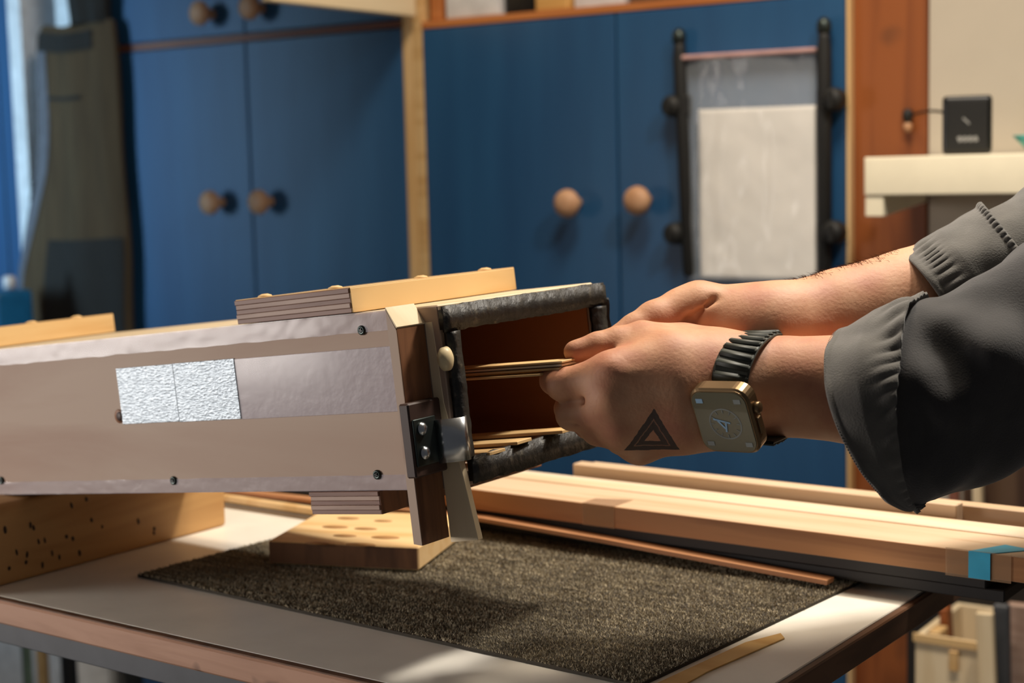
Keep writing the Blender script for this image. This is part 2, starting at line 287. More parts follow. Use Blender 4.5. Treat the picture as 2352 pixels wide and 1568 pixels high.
rail(0.121, (1.325, 1.155), -1, 'black rod with two knobs left of the plastic bag', math.radians(-2))
rail(0.3205, (1.324, 1.157), 1, 'black rod with two knobs right of the plastic bag', 0)
# ------------------------------------------------------------------ right: shelf, black cube, teal bowl, cable
t = thing('wall_shelf', 'cream floating shelf on the white wall at right with batten below', 'shelf', MW, (0.6, -0.05, 1.207))
sx0 = place_on(1985, 400, 0.16)[0]
box('shelf_board', sx0, 1.05, -0.160, -0.005, 1.206, 1.2505, M['shelf'], t, bev=0.002, seg=2)
link('batten', prism_mesh([(-0.158, 0.0), (-0.006, 0.0), (-0.006, -0.012), (-0.150, -0.024), (-0.158, -0.024)], 0.022, 'yz', 0.0008, 'batten'), M['shelf'], t, loc=(sx0+0.0005, 0, 1.2057))
xa, za = place_on(2151, 349, 0.13); xb, zb = place_on(2256, 225, 0.13)
MC = MW @ Matrix.Translation(((xa+xb)/2, -0.10, 1.251)) @ Matrix.Rotation(math.radians(17), 4, 'Z')
t = thing('desk_clock', 'small black cube clock standing on the cream shelf', 'clock', MC, (0, 0, 0)); hw = 0.0275
box('body', -hw, hw, -0.026, 0.024, 0.0002, 0.067, M['black'], t, bev=0.007, seg=3); box('face', -hw+0.005, hw-0.005, -0.0272, -0.0258, 0.005, 0.061, M['blackrub'], t, bev=0.0004)
for i in range(4): cbox('printed_mark', (-0.008+i*0.0058, -0.0275, 0.0175), (0.0046, 0.0006, 0.0062), M['grey'], t, rot=Matrix.Rotation(math.radians(-22), 4, 'Y'), bev=0)
cbox('printed_mark', (-0.001, -0.0275, 0.038), (0.0022, 0.0006, 0.010), M['grey'], t, rot=Matrix.Rotation(math.radians(-45), 4, 'Y'), bev=0)
pts = []
for k in range(9):
    a = k/8; x_, z_ = 0.424+(xa-0.424)*a, 1.300+0.004*math.sin(a*3.14); pts.append((x_, -0.010-0.085*a, z_))
t = thing('power_cable', 'thin black cable from the board to the black cube', 'cable', MW, (0.424, -0.01, 1.30))
link('cord', tube_mesh([(p[0]-0.424, p[1]+0.01, p[2]-1.30) for p in pts], 0.0016, 8, 'cord'), M['blackrub'], t, loc=(0.424, -0.01, 1.30))
link('plug', lathe_mesh([(0.003, -0.007), (0.0065, -0.004), (0.0065, 0.006), (0.003, 0.009)], 12, 'z', 'plug'), M['blackrub'], t, loc=(0.422, -0.012, 1.300))
link('clip', lathe_mesh([(0.002, -0.006), (0.0055, -0.002), (0.0055, 0.004), (0.002, 0.006)], 12, 'z', 'clip'), M['knob'], t, loc=(0.4225, -0.012, 1.2865))
xq, zq = place_on(2380, 330, 0.09)
t = thing('bowl', 'teal bowl on the cream shelf, cut by the right photo edge', 'bowl', MW, (xq, -0.09, 1.251))
link('body', lathe_mesh([(0.006, 0.0), (0.012, 0.001), (0.021, 0.010), (0.030, 0.020), (0.0285, 0.020), (0.019, 0.010), (0.008, 0.004)], 28, 'z', 'bowl'), M['teal'], t, loc=(xq+0.004, -0.09, 1.2512))
# ------------------------------------------------------------------ garments hanging at left
def garment(zs, name):
    """zs: list (z, u0, u1, depth)"""
    def f(th, v, off=0.0):
        z = zs[0][0]+(zs[-1][0]-zs[0][0])*v
        for a, b in zip(zs, zs[1:]):
            if (a[0]-z)*(b[0]-z) <= 1e-9:
                k = (z-a[0])/(b[0]-a[0]); break
        u0 = a[1]+(b[1]-a[1])*k; u1 = a[2]+(b[2]-a[2])*k; d = a[3]+(b[3]-a[3])*k
        c_ = (u0+u1)/2; h = (u1-u0)/2; t = 2*math.pi*th; fold = 1+0.10*math.sin(5*t+2.2*math.sin(v*4))+0.08*math.sin(9*t+v*6)
        return Vector((c_+(h+off)*math.cos(t)*(1+0.02*math.sin(v*17)), -0.038-(d+off)*0.75*math.sin(t)*fold*(1 if math.sin(t) > 0 else 0.5), z+0.004*math.sin(3*t)*(1-v)))
    return f
def gx(px, py): return place_on(px, py, 0.045)
def row(y, xl, xr, d): a_ = gx(xl, y); b_ = gx(xr, y); return ((a_[1]+b_[1])/2, a_[0], b_[0], d)
zs = [row(56, 90, 258, .020), row(80, 84, 262, .028), row(250, 80, 274, .034), row(400, 78, 283, .036), row(520, 62, 290, .040), row(640, 42, 297, .042), row(760, 38, 303, .042), row(1100, 60, 310, .04)]
gf = garment(zs, 'tr')
t = thing('work_trousers', 'dark olive work trousers with grey side panel hanging beside the blue cabinet', 'trousers', MW, (-1.02, -0.07, 0.75))
def rel(p, b): return (p[0]-b[0], p[1]-b[1], p[2]-b[2])
tb = (-1.02, -0.07, 0.75)
link('leg_fabric', grid_mesh(lambda u, v: rel(gf(u, v), tb), 72, 70, True, 'trouser_leg'), M['trous'], t, loc=tb)
def patch(th0, th1, v0, v1, off, mat, name, curve=None):
    def f(u, v):
        vv = v0+(v1-v0)*v; s = curve(v) if curve else 0
        return rel(gf((th0+(th1-th0)*u+s), vv, off), tb)
    link(name, grid_mesh(f, 14, 40, name=name), mat, t, loc=tb)
patch(0.355, 0.43, 0.05, 0.85, 0.003, M['trousg'], 'side_panel', lambda v: -0.03*math.sin(v*7))
patch(0.16, 0.42, 0.015, 0.055, 0.004, M['trousd'], 'pocket_flap'); patch(0.2, 0.34, 0.15, 0.158, 0.003, M['trousd'], 'seam')
patch(0.06, 0.30, 0.46, 0.70, 0.003, M['trousd'], 'knee_patch'); patch(0.40, 0.43, 0.335, 0.38, 0.005, M['trousd'], 'eyelet')
gj = garment([(1.80,)+row(0, 152, 248, .04)[1:], (1.65,)+row(0, 152, 248, .04)[1:], row(54, 158, 248, .03)], 'j')
link('jacket', grid_mesh(lambda u, v: rel(gj(u, v), (-1.06, -0.07, 1.5)), 60, 30, True, 'jacket'), M['trousd'], frame=MW, loc=(-1.06, -0.07, 1.5), label='black garment hanging right above the olive trousers', cat='garment')
box('shade_panel', -1.068, -0.9965, 0.002, 0.16, 0.3, 2.0, M['trousd'], frame=MW, bev=0.01, seg=2, label='black cloth hanging between trousers and blue cabinet side', cat='shade panel')  # dark panel standing in for shade beside the trousers
x1_, z1_ = place_on(20, 700, 0.17)
t = thing('canister', 'blue plastic canister with white marks at the lower left edge', 'canister', MW, (x1_-0.03, -0.17, z1_-0.12))
box('body', x1_-0.075, x1_+0.018, -0.21, -0.13, z1_-0.3, z1_+0.025, M['bluep'], t, bev=0.012, seg=3)
link('cap', lathe_mesh([(0.011, 0), (0.011, 0.018), (0.007, 0.022)], 16, 'z', 'cap'), M['white'], t, loc=(x1_+0.005, -0.17, z1_+0.028))
box('stripe', x1_-0.07, x1_+0.013, -0.2125, -0.2095, z1_+0.008, z1_+0.016, M['white'], t, bev=0.0005)
for dx, dz, r in ((-0.002, -0.028, 0.010), (-0.010, -0.010, 0.006), (-0.016, -0.012, 0.005)):
    link('label_mark', lathe_mesh([(r, 0), (r, -0.002), (r*0.7, -0.003)], 14, 'y', 'mark'), M['white'], t, loc=(x1_+dx, -0.2105, z1_+dz))
# ------------------------------------------------------------------ workbench
t = thing('workbench', 'white laminate workbench with worn wooden edge and grey frame', 'workbench', MT, (-0.3, 0.2, 0))
box('tabletop', -1.20, 0.186, -0.044, 0.415, TZ-0.0185, TZ, M['bench'], t, bev=0.0006)
box('edge_band', -1.20, 0.192, -0.0505, -0.0442, TZ-0.0190, TZ-0.0012, M['edge'], t, bev=0.0015, label='worn wooden front edge with knots')
box('edge_line', -1.20, 0.19, -0.0495, -0.0442, TZ-0.0012, TZ-0.0001, M['edge_dark'], t, bev=0.0003)
box('edge_band', 0.1862, 0.192, -0.044, 0.415, TZ-0.0188, TZ-0.0006, M['edge_dark'], t, bev=0.001)  # right end darkened in colour for the shade on that side
box('apron', -1.15, 0.155, -0.040, -0.015, TZ-0.0385, TZ-0.0192, M['apron'], t, bev=0.001, label='dark grey steel apron'); box('apron', -1.15, 0.155, 0.37, 0.395, TZ-0.0385, TZ-0.0192, M['apron'], t, bev=0.001)
for sx in (-1.12, 0.02):
    for sw in (-0.015, 0.365): box('leg', sx-0.02, sx+0.02, sw+0.002, sw+0.04, 0, TZ-0.039, M['apron'], t)
# carpet mat
cm = [(-0.345, 0.047), (0.1215, 0.0275), (0.141, 0.330), (-0.325, 0.345)]
t = thing('carpet_mat', 'charcoal carpet tile lying flat on the white workbench', 'mat', MT, (-0.1, 0.15, TZ))
link('backing', prism_mesh([(a+0.1, b-0.15) for a, b in cm], 0.0022, 'xy'), M['carpet'], t, loc=(-0.1, 0.15, TZ))
nf = 120000; uu = rng.random(nf); vv = rng.random(nf)
c0 = [np.array(p) for p in cm]; P2 = ((1-uu)*(1-vv))[:, None]*c0[0]+(uu*(1-vv))[:, None]*c0[1]+(uu*vv)[:, None]*c0[2]+((1-uu)*vv)[:, None]*c0[3]
P2 = P2-np.array([-0.1, 0.15]); an = rng.random(nf)*6.28; wv = 0.00035+0.00025*rng.random(nf); hh = 0.0012+0.0011*rng.random(nf); ln = rng.normal(0, 0.0008, (nf, 2))
V = np.zeros((nf, 3, 3)); dx = np.stack([np.cos(an)*wv, np.sin(an)*wv], 1)
V[:, 0, :2] = P2-dx; V[:, 1, :2] = P2+dx; V[:, 2, :2] = P2+ln; V[:, :2, 2] = 0.0020; V[:, 2, 2] = 0.0020+hh
me = bpy.data.meshes.new('pile'); me.vertices.add(nf*3); me.vertices.foreach_set('co', V.reshape(-1)); me.loops.add(nf*3); me.loops.foreach_set('vertex_index', np.arange(nf*3, dtype=np.int32))
me.polygons.add(nf); me.polygons.foreach_set('loop_start', np.arange(nf, dtype=np.int32)*3); me.polygons.foreach_set('loop_total', np.full(nf, 3, dtype=np.int32)); me.update(); me.validate()
link('pile', me, M['fibre'], t, loc=(-0.1, 0.15, TZ), kind='stuff')
# beam the box rests on
t = thing('wooden_beam', 'thick pine beam full of nail holes under the left of the box', 'beam', MT, (-0.435, 0.09, TZ))
box('body', -0.458, -0.4155, -0.060, 0.209, TZ+0.0002, 1.0035, M['beam'], t, bev=0.004, seg=2)
hole_me = lathe_mesh([(0.0016, 0.0), (0.0013, 0.0006)], 8, 'x', 'hole'); hole_me.materials.append(M['darkblk'])
for i in range(22):
    w_ = random.uniform(-0.03, 0.13); z_ = random.uniform(0.948, 0.998)
    h = link('nail_hole', hole_me, None, t, loc=(-0.4156, w_, z_), rot=Matrix.Rotation(random.uniform(-0.3, 0.3), 4, 'X') @ Matrix.Diagonal((1, random.uniform(0.6, 1.0), random.uniform(1.0, 2.4), 1)))
link('knot', lathe_mesh([(0.003, 0.0), (0.0024, 0.0006)], 12, 'x', 'knot'), M['darkblk'], t, loc=(-0.4156, 0.172, 0.985), rot=Matrix.Diagonal((1, 0.8, 1.9, 1)))
# bamboo block
ang = math.atan2(-0.034, 0.12); Mb = Matrix.Translation((-0.196, 1.21, TZ+0.004)) @ Matrix.Rotation(ang, 4, 'Z')
t = thing('bamboo_block', 'bamboo board with branded ovals lying on the carpet mat', 'board', Mb, (0.06, 0.05, 0))
box('body', 0, 0.125, 0, 0.112, 0.0, 0.0185, M['bamboo'], t, bev=0.0012); box('shaded_front', 0.001, 0.124, -0.0006, 0.0002, 0.001, 0.0175, M['bamboo_shade'], t, bev=0, label='dark end grain')  # thin front sheet carries the shade of the unlit face
Mbi = Mb.inverted()
def on_plane(px, py, z):
    r = cF+cR*((px-1176)/FPX)+cD*((py-784)/FPX); return EYE+r*((z-EYE.z)/r.z)
for px, py, a_ in ((770, 1210, .0115), (840, 1214, .010), (792, 1230, .010), (885, 1234, .012), (728, 1247, .010), (828, 1250, .0125), (800, 1190, .010), (880, 1196, .008)):
    q = Mbi @ on_plane(px, py, TZ+0.0226)
    link('oval_mark', lathe_mesh([(1, 0.0), (0.97, 0.00035)], 24, 'z', 'oval'), M['brand'], t, loc=(q.x, q.y, 0.0184), rot=Matrix.Diagonal((a_, a_*0.42, 1, 1)))
vp = [MT.inverted() @ on_plane(x, y, TZ) for x, y in ((1470, 1590), (1712, 1478), (1793, 1457), (1802, 1468), (1625, 1545), (1545, 1590))]
link('veneer_strip', prism_mesh([(q.x, q.y) for q in vp], 0.0010, 'xy'), M['yellow'], frame=MT, loc=(0, 0, TZ+0.0001), label='bare tan veneer strip lying along the right edge of the mat', cat='veneer')
# ------------------------------------------------------------------ stack of long rails at the back of the bench
def lrail(name, s0, s1, w0, w1, z0, z1, mat, label, cat='board', rot=0, **k):
    return box(name, s0, s1, w0, w1, z0, z1, mat, frame=MT, bev=0.0008, rot=Matrix.Rotation(rot, 4, 'Z') if rot else None, label=label, cat=cat, **k)
zc = TZ+0.0062
lrail('dark_board', -0.55, 0.252, 0.292, 0.345, zc, zc+0.0085, M['blackwood'], 'black-brown board at the very bottom of the long stack')
lrail('dark_board', -0.52, 0.240, 0.289, 0.343, zc+0.0087, 0.9638, M['blackwood'], 'black-brown board directly under the pale wide plank')
b_ = lrail('wide_plank', -0.30, 0.62, 0.284, 0.3372, 0.9640, 0.9815, M['larch'], 'wide pinkish plank on top of the dark boards with brown front edge')
lrail('wide_plank', -0.30, 0.62, 0.3375, 0.366, 0.9640, 0.9828, M['cream_l'], 'brightest cream plank between the pinkish plank and the rear battens')
t = b_
box('front_edge', -0.299, 0.619, 0.2832, 0.2842, 0.9645, 0.9812, M['larch_b'], t, bev=0, label='darker brown front edge')
lrail('square_batten', -0.155, 0.188, 0.3745, 0.3885, zc, 0.9915, M['larch'], 'pale batten behind the wide plank, ending below the nearer sleeve')
lrail('square_batten', -0.150, 0.62, 0.3890, 0.4030, zc, 0.9890, M['larch'], 'longest pale batten at the very back of the stack, running out at right')
prof = [(-0.52, .952), (-0.3, .9575), (-0.18, .9605), (-0.06, .957), (0.075, .9515), (0.13, .9495)]
link('cedar_strip', prism_mesh(prof+[(a, b-0.0034) for a, b in prof[::-1]], 0.012, 'xz', 0.0, 'cedar'), M['orange_strip'], frame=MT, loc=(0, 0.2735, 0), label='thin reddish strip bowed in front of the dark boards', cat='strip')
lrail('grey_strip', -0.60, -0.30, 0.262, 0.271, zc-0.001, zc+0.0045, M['post'], 'weathered grey-brown strip on the bench behind the box', 'strip')
lrail('offcut_board', 0.20, 0.30, 0.350, 0.371, 0.9465, 0.958, M['larch_b'], 'short orange-brown board end poking out past the stack on the right')
lrail('offcut_board', 0.20, 0.325, 0.352, 0.372, 0.9585, 0.9635, M['layer_a'], 'short greyish board end above the orange-brown one')
t = thing('blue_tape', 'strip of blue tape stuck over the wide plank at right', 'tape', MT, (0.238, 0.284, 0.972))
box('front_piece', 0.2305, 0.2455, 0.2815, 0.2819, 0.9635, 0.9818, M['btape'], t, bev=0)
link('top_piece', prism_mesh([(0.2305, 0.2817), (0.2455, 0.2817), (0.266, 0.306), (0.246, 0.311)], 0.0006, 'xy'), M['btape'], t, loc=(0, 0, 0.98155))
t = thing('clear_tape', 'transparent tape wrapped beside the blue tape on the plank', 'tape', MT, (0.235, 0.284, 0.972))
box('front_piece', 0.214, 0.2595, 0.2822, 0.2825, 0.9630, 0.9825, M['ctape'], t, bev=0)
t = thing('clear_tape', 'transparent tape across the plank right of the box', 'tape', MT, (-0.07, 0.284, 0.972))
box('front_piece', -0.085, -0.055, 0.2826, 0.2829, 0.9640, 0.9820, M['ctape'], t, bev=0)
link('top_piece', prism_mesh([(-0.085, 0.2826), (-0.055, 0.2826), (-0.055, 0.312), (-0.085, 0.302)], 0.0003, 'xy'), M['ctape'], t, loc=(0, 0, 0.98152))
# ------------------------------------------------------------------ steam box
SB = thing('plywood_box', 'long plywood steam box with open black-gasketed end, tilted on the beam', 'box', MB, (-0.6, 0.087, -BH_))
LB = -0.94
box('front_panel', LB, -0.001, 0.0, 0.009, -BH_, -0.0005, M['ply'], SB, bev=0.0005); box('back_panel', LB, -0.001, BW_-0.009, BW_, -BH_, -0.0005, M['ply'], SB, bev=0.0005)
box('top_panel', LB, -0.001, 0.0003, BW_-0.0003, -0.010, 0.0, M['ply_top'], SB, bev=0.0008); box('bottom_panel', LB, -0.001, 0.0093, BW_-0.0093, -BH_+0.0005, -BH_+0.010, M['ply'], SB, bev=0.0005)
box('inner_lining', LB+0.01, -0.002, BW_-0.0105, BW_-0.0092, -BH_+0.011, -0.011, M['inside'], SB, bev=0)
box('inner_lining', LB+0.01, -0.002, 0.0094, BW_-0.0106, -0.0112, -0.0102, M['inside'], SB, bev=0)
box('inner_lining', LB+0.01, -0.002, 0.0092, 0.0104, -BH_+0.011, -0.011, M['inside'], SB, bev=0)
box('end_stop', LB, LB+0.01, 0.010, BW_-0.010, -BH_+0.011, -0.011, M['inside'], SB, bev=0)
def gask(y0, y1, z0, z1, ph):
    ly = y1-y0; lz = z1-z0; hor = ly > lz; n = 40
    bm = bmesh.new(); bmesh.ops.create_cube(bm, size=1); bmesh.ops.scale(bm, vec=(0.006, ly, lz), verts=bm.verts)
    bmesh.ops.subdivide_edges(bm, edges=[e for e in bm.edges if abs((e.verts[0].co-e.verts[1].co)[1 if hor else 2]) > 0.01], cuts=n, use_grid_fill=False)
    bmesh.ops.bevel(bm, geom=[e for e in bm.edges if abs((e.verts[0].co-e.verts[1].co).normalized()[1 if hor else 2]) > 0.9], offset=0.0018, segments=2, affect='EDGES')
    for v in bm.verts:
        a = v.co[1 if hor else 2]; v.co += Vector((0.0010*nz((a, ph, v.co.x*4), 90), 0.0008*nz((a, ph+3, v.co.z*3), 60), 0.0010*nz((a, ph+5, v.co.y*2), 70)))
    link('gasket', bm_mesh(bm, 'gasket', True), M['gasket'], SB, loc=(0.003, (y0+y1)/2, (z0+z1)/2))
gask(-0.001, 0.180, -0.0168, -0.001, 1); gask(0.010, 0.182, -0.1125, -0.0955, 2); gask(0.0005, 0.0125, -0.0952, -0.0170, 3); gask(0.1630, 0.1790, -0.0950, -0.0172, 4)
gask(0.1795, 0.1835, -0.098, -0.012, 6)
# cross blocks of laminated veneer on and under the box: every ply its own piece
def cross(s0, s1, z0, th, endmat, nl=5):
    w0, w1 = -0.002, 0.177; d = 1 if th > 0 else -1; t_ = abs(th)/nl
    for i in range(nl):
        a = z0+d*i*t_; zz = sorted((a, a+d*t_*0.985)); j = 0.0006*math.sin(i*2.3+s0*40)
        box('veneer_layer', s0+0.0004*(i % 2), s1-0.0008, w0-j, w1-0.001, zz[0], zz[1], M['layer_a' if i % 2 else 'layer_b'], SB, bev=0.0003)
    zz = sorted((z0, z0+th)); box('crosspiece_end', s1-0.0008, s1, w0+0.0004, w1, zz[0], zz[1], endmat, SB, bev=0.0003)  # end sheet colour holds the light: warm yellow above, shaded brown below
    if d > 0: box('crosspiece_top', s0+0.0005, s1-0.0002, w0+0.0004, w1, z0+th, z0+th+0.0006, endmat, SB, bev=0.0002)
cross(-0.173, -0.0685, 0.0006, 0.0158, M['pine_y']); cross(-0.615, -0.515, 0.0006, 0.0158, M['pine_y']); cross(-0.1260, -0.0645, -BH_-0.0003, -0.0150, M['brownwood'])
for s_, w_ in ((-0.15, 0.004), (-0.086, 0.004), (-0.081, 0.085), (-0.075, 0.15), (-0.545, 0.16), (-0.53, 0.10)):
    link('glue_bead', lathe_mesh([(0.0052, 0), (0.0046, 0.0012), (0.0020, 0.0022)], 12, 'z', 'bead'), M['pine_y'], SB, loc=(s_, w_, 0.0168))
# tapes and foil on the front face
box('foil_tape', -0.3050, -0.2442, -0.0007, -0.0001, -0.0632, -0.0223, M['foil'], SB, bev=0.0002, label='bright crinkled foil tape'); box('foil_tape', -0.2438, -0.1822, -0.0009, -0.0001, -0.0636, -0.0221, M['foil'], SB, bev=0.0002, label='bright crinkled foil tape')
box('clear_tape', -0.1820, -0.0185, -0.0006, -0.0001, -0.0640, -0.0226, M['tape'], SB, bev=0.0002)
def taperun(name, z0, z1, amp, ph, s1=-0.0185):
    def f(u, v):
        x = LB+u*(s1-LB); e = amp*nz((x, ph, 0), 55); zz = z0+(z1-z0)*v+(e if v < 0.5 else 0); return (x+0.5, -0.0005-0.0005*abs(nz((x, v*0.04, ph), 120)), zz)
    me = grid_mesh(f, 220, 6, name=name); o = link(name, me, M['tape'], SB, loc=(-0.5, 0, 0))
taperun('edge_tape', -0.0125, 0.0002, 0.0007, 3); taperun('edge_tape', -0.1040, -BH_, -0.0006, 8)
def toptape(u, v): x = LB+u*(-0.019-LB); return (x+0.5, v*0.006, 0.0004+0.0003*abs(nz((x, v, 2), 80)))
link('edge_tape', grid_mesh(toptape, 160, 4, name='edge_tape_top'), M['tape'], SB, loc=(-0.5, 0, 0))
for s_, z_ in ((-0.0639, -0.0111), (-0.2585, -0.1052), (-0.0657, -0.1038), (-0.459, -0.1027), (-0.55, -0.011)):
    h = link('screw', lathe_mesh([(0.0032, 0.0), (0.0030, -0.0010), (0.0022, -0.0014), (0.0012, -0.0006)], 14, 'y', 'screw'), M['screw'], SB, loc=(s_, -0.0003, z_))
    for a_ in (0.4, 0.4+math.pi/2): cbox('slot', (s_, -0.0016, z_), (0.0028, 0.0006, 0.0007), M['black'], h, rot=Matrix.Rotation(a_, 4, 'Y'), bev=0)
link('drill_hole', lathe_mesh([(0.0052, 0.0), (0.0048, -0.0004)], 18, 'y', 'drill'), M['brownwood'], SB, loc=(-0.3085, -0.0001, -0.0572))
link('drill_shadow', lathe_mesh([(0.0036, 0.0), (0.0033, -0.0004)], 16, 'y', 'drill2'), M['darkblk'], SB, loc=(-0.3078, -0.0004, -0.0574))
# hinged batten at the end, its lit and shaded faces put into the colours
box_pr = [(-0.0190, -0.1425), (-0.0125, -0.1435), (-0.0125, -0.0110), (-0.0190, 0.0012)]
link('end_batten', prism_mesh(box_pr, 0.0262, 'xz', 0.0003, 'batten_end'), M['brownwood'], SB, loc=(0.0, -0.0268, 0), label='upright batten, shade painted in as dark brown')
link('batten_lit_face', prism_mesh([(-0.0190, -0.1424), (-0.0127, -0.1433), (-0.0127, -0.0112), (-0.0190, 0.0010)], 0.0006, 'xz', 0, 'batten_lit_face'), M['ply'], SB, loc=(0, -0.0274, 0), label='thin pale sheet painting the lit batten edge')
link('batten_cap', prism_mesh([(-0.0195, 0.0012), (-0.0124, -0.0108), (-0.0118, -0.0100), (-0.0190, 0.0024)], 0.0272, 'xz', 0, 'batten_cap'), M['cream'], SB, loc=(0, -0.0272, 0), label='sloping top of the batten with lamplight in its cream')
link('cream_slat', prism_mesh([(-0.0122, -0.1470), (0.0095, -0.1455), (0.0035, -0.1050), (-0.0045, -0.060), (-0.0062, -0.010), (-0.0122, -0.010)], 0.0050, 'xz', 0.0003, 'cream_slat'), M['cream'], SB, loc=(0, -0.0003, 0), label='cream coloured tapering slat')
def blob(u, v):
    t = 2*math.pi*u; r = [0.0001, 0.0035, 0.0058, 0.0060, 0.0042, 0.0001][int(v*5+0.5)]; y = [-0.006, -0.005, -0.002, 0.002, 0.004, 0.005][int(v*5+0.5)]
    return (r*math.cos(t)*0.8, y, r*math.sin(t)*1.25)
link('glue_blob', grid_mesh(blob, 20, 6, True, 'glue_blob'), M['glue'], SB, loc=(0.0035, -0.0035, -0.0330))
hg = box('hinge_block', -0.0122, -0.0045, -0.0345, -0.0035, -0.1010, -0.0560, M['darkblk'], SB, bev=0.001, label='dark block behind the latch')
box('latch_plate', -0.0045, -0.0030, -0.0330, -0.0120, -0.0945, -0.0660, M['screw'], hg, bev=0.0008, seg=2, label='dark metal latch plate')
for z_ in (-0.0722, -0.0868): link('latch_screw', lathe_mesh([(0.0042, 0.0), (0.0040, 0.0012), (0.0028, 0.0026), (0.0008, 0.0032)], 16, 'x', 'lscrew'), M['steel'], hg, loc=(-0.0030, -0.0262, z_))
ap = []
for k in range(13):
    a = math.pi*(k/12); ap.append((-0.0030+0.0145*math.sin(a)**0.8, -0.0135+0.0235*(k/12)))
me = pydata('bracket', [(p[0], p[1], z) for z in (-0.0955, -0.0690) for p in ap], [(i, i+1, 13+i+1, 13+i) for i in range(12)])
o = link('latch_hook', me, M['steel'], SB, loc=(0, 0, 0), label='bent steel latch hook'); sm = o.modifiers.new('th', 'SOLIDIFY'); sm.thickness = 0.0014
# strips of thin wood: held ones and those lying on the box floor
def thin(name, a, b, wd_s, th, mat, label, cat='strip', group=None):
    A = MB @ Vector(a); B = MB @ Vector(b); x = (B-A).normalized(); y = (bW-x*bW.dot(x)).normalized(); z = x.cross(y)
    f_ = fr(x, y, z, (A+B)/2); ln_ = (B-A).length
    return box(name, -ln_/2, ln_/2, -wd_s/2, wd_s/2, -th/2, th/2, mat, frame=f_, bev=0.0003, label=label, cat=cat, group=group)
for i, (z0, z1, w0, s1, lb) in enumerate([(-0.0455, -0.0432, 0.046, 0.0600, 'uppermost thin veneer strip pinched under the thumb'), (-0.0470, -0.0452, 0.047, 0.0590, 'second thin veneer strip below the uppermost pinched one'), (-0.0485, -0.0472, 0.046, 0.0580, 'third thin veneer strip resting on the index finger'), (-0.0505, -0.0500, 0.044, 0.0440, 'lowest bright thin veneer strip ending at the index fingertip')]):
    thin('veneer_strip', (-0.55, w0+0.02, z0), (s1, w0, z1), 0.016, 0.0014, M['pine'] if i != 1 else M['cream'], lb, group=None)
for i, (a, b, lb) in enumerate([((-0.45, 0.072, -0.1022), (0.018, 0.098, -0.0930), 'veneer strip on the box floor, highest of three'), ((-0.45, 0.030, -0.1024), (0.008, 0.061, -0.0942), 'veneer strip on the box floor, middle of three'), ((-0.30, 0.022, -0.1025), (0.006, 0.034, -0.0965), 'veneer strip on the box floor, nearest the gasket')]):
    thin('veneer_strip', a, b, 0.018, 0.0022, M['pine'], lb)
# ------------------------------------------------------------------ lower right: bin of offcuts; lower left: sticks under the bench
def wx(px, py, o): x, z = place_on(px, py, o); return x, z
cx0, cz0 = wx(2102, 1478, 0.24); cx1, cz1 = wx(2272, 1458, 0.24)
t = thing('offcut_bin', 'pale wooden bin full of offcuts below the stack at right', 'bin', MW, ((cx0+cx1)/2, -0.2, 0))
zt = (cz0+cz1)/2
box('front_panel', cx0, cx1, -0.24, -0.232, 0.0, zt, M['cream'], t); box('side_panel', cx0, cx0+0.008, -0.231, -0.10, 0, zt, M['cream'], t); box('side_panel', cx1-0.008, cx1, -0.231, -0.10, 0, zt, M['cream'], t)
box('back_panel', cx0, cx1, -0.099, -0.092, 0, zt, M['cream'], t); box('rim', cx0-0.002, cx1+0.002, -0.243, -0.2405, zt-0.008, zt+0.002, M['pine'], t); box('base', cx0+0.009, cx1-0.009, -0.231, -0.10, 0, 0.01, M['cream'], t)
box('cleat', cx0+0.040, cx0+0.050, -0.2445, -0.2405, zt-0.035, zt-0.012, M['pine'], t)
def stick(px0, py0, px1, o, z0, wdt, th, mat, label, tilt=0.0, cat='offcut'):
    x0, zt_ = wx(px0, py0, o); R = Matrix.Rotation(tilt, 4, 'Y'); h = zt_-z0
    bm = bmesh.new(); bmesh.ops.create_cube(bm, size=1); bmesh.ops.scale(bm, vec=(wdt, th, h), verts=bm.verts); bmesh.ops.bevel(bm, geom=bm.edges[:], offset=0.0012, segments=1, affect='EDGES')
    return link('wood_offcut', bm_mesh(bm), mat, frame=MW, loc=(x0+wdt/2-math.sin(tilt)*h/2, -o, zt_-h/2), rot=R, label=label, cat=cat)
stick(2132, 1440, 0, 0.20, 0.45, 0.018, 0.03, M['pine'], 'short pale block standing inside the bin', -0.04)
stick(2162, 1392, 0, 0.17, 0.30, 0.010, 0.018, M['board_z'], 'reddish stick standing inside the bin', -0.06)
stick(2243, 1402, 0, 0.262, 0.0, 0.018, 0.010, M['cream'], 'whitish plank leaning before the bin edge', -0.05)
stick(2284, 1385, 0, 0.24, 0.0, 0.016, 0.012, M['apron'], 'grey board standing just right of the bin', -0.02)
stick(2315, 1382, 0, 0.21, 0.0, 0.035, 0.014, M['layer_a'], 'tan board standing rightmost beyond the bin', -0.03)
stick(2235, 1090, 0, 0.062, 0.40, 0.011, 0.012, M['cream'], 'tall pale lath behind the stack under the sleeve', -0.03)
stick(2180, 1120, 0, 0.06, 0.40, 0.012, 0.010, M['rail'], 'tall brown lath left of the pale lath', -0.03)
box('leaning_board', 0.505, 0.95, -0.045, -0.02, 0.0, 0.90, M['brownpan'], frame=MW, label='dark brown panel leaning on the wall behind the stack', cat='panel')
box('leaning_board', 0.45, 0.62, -0.089, -0.083, 0.0, 0.765, M['blackwood'], frame=MW, label='blackish panel standing behind the offcut bin', cat='panel')
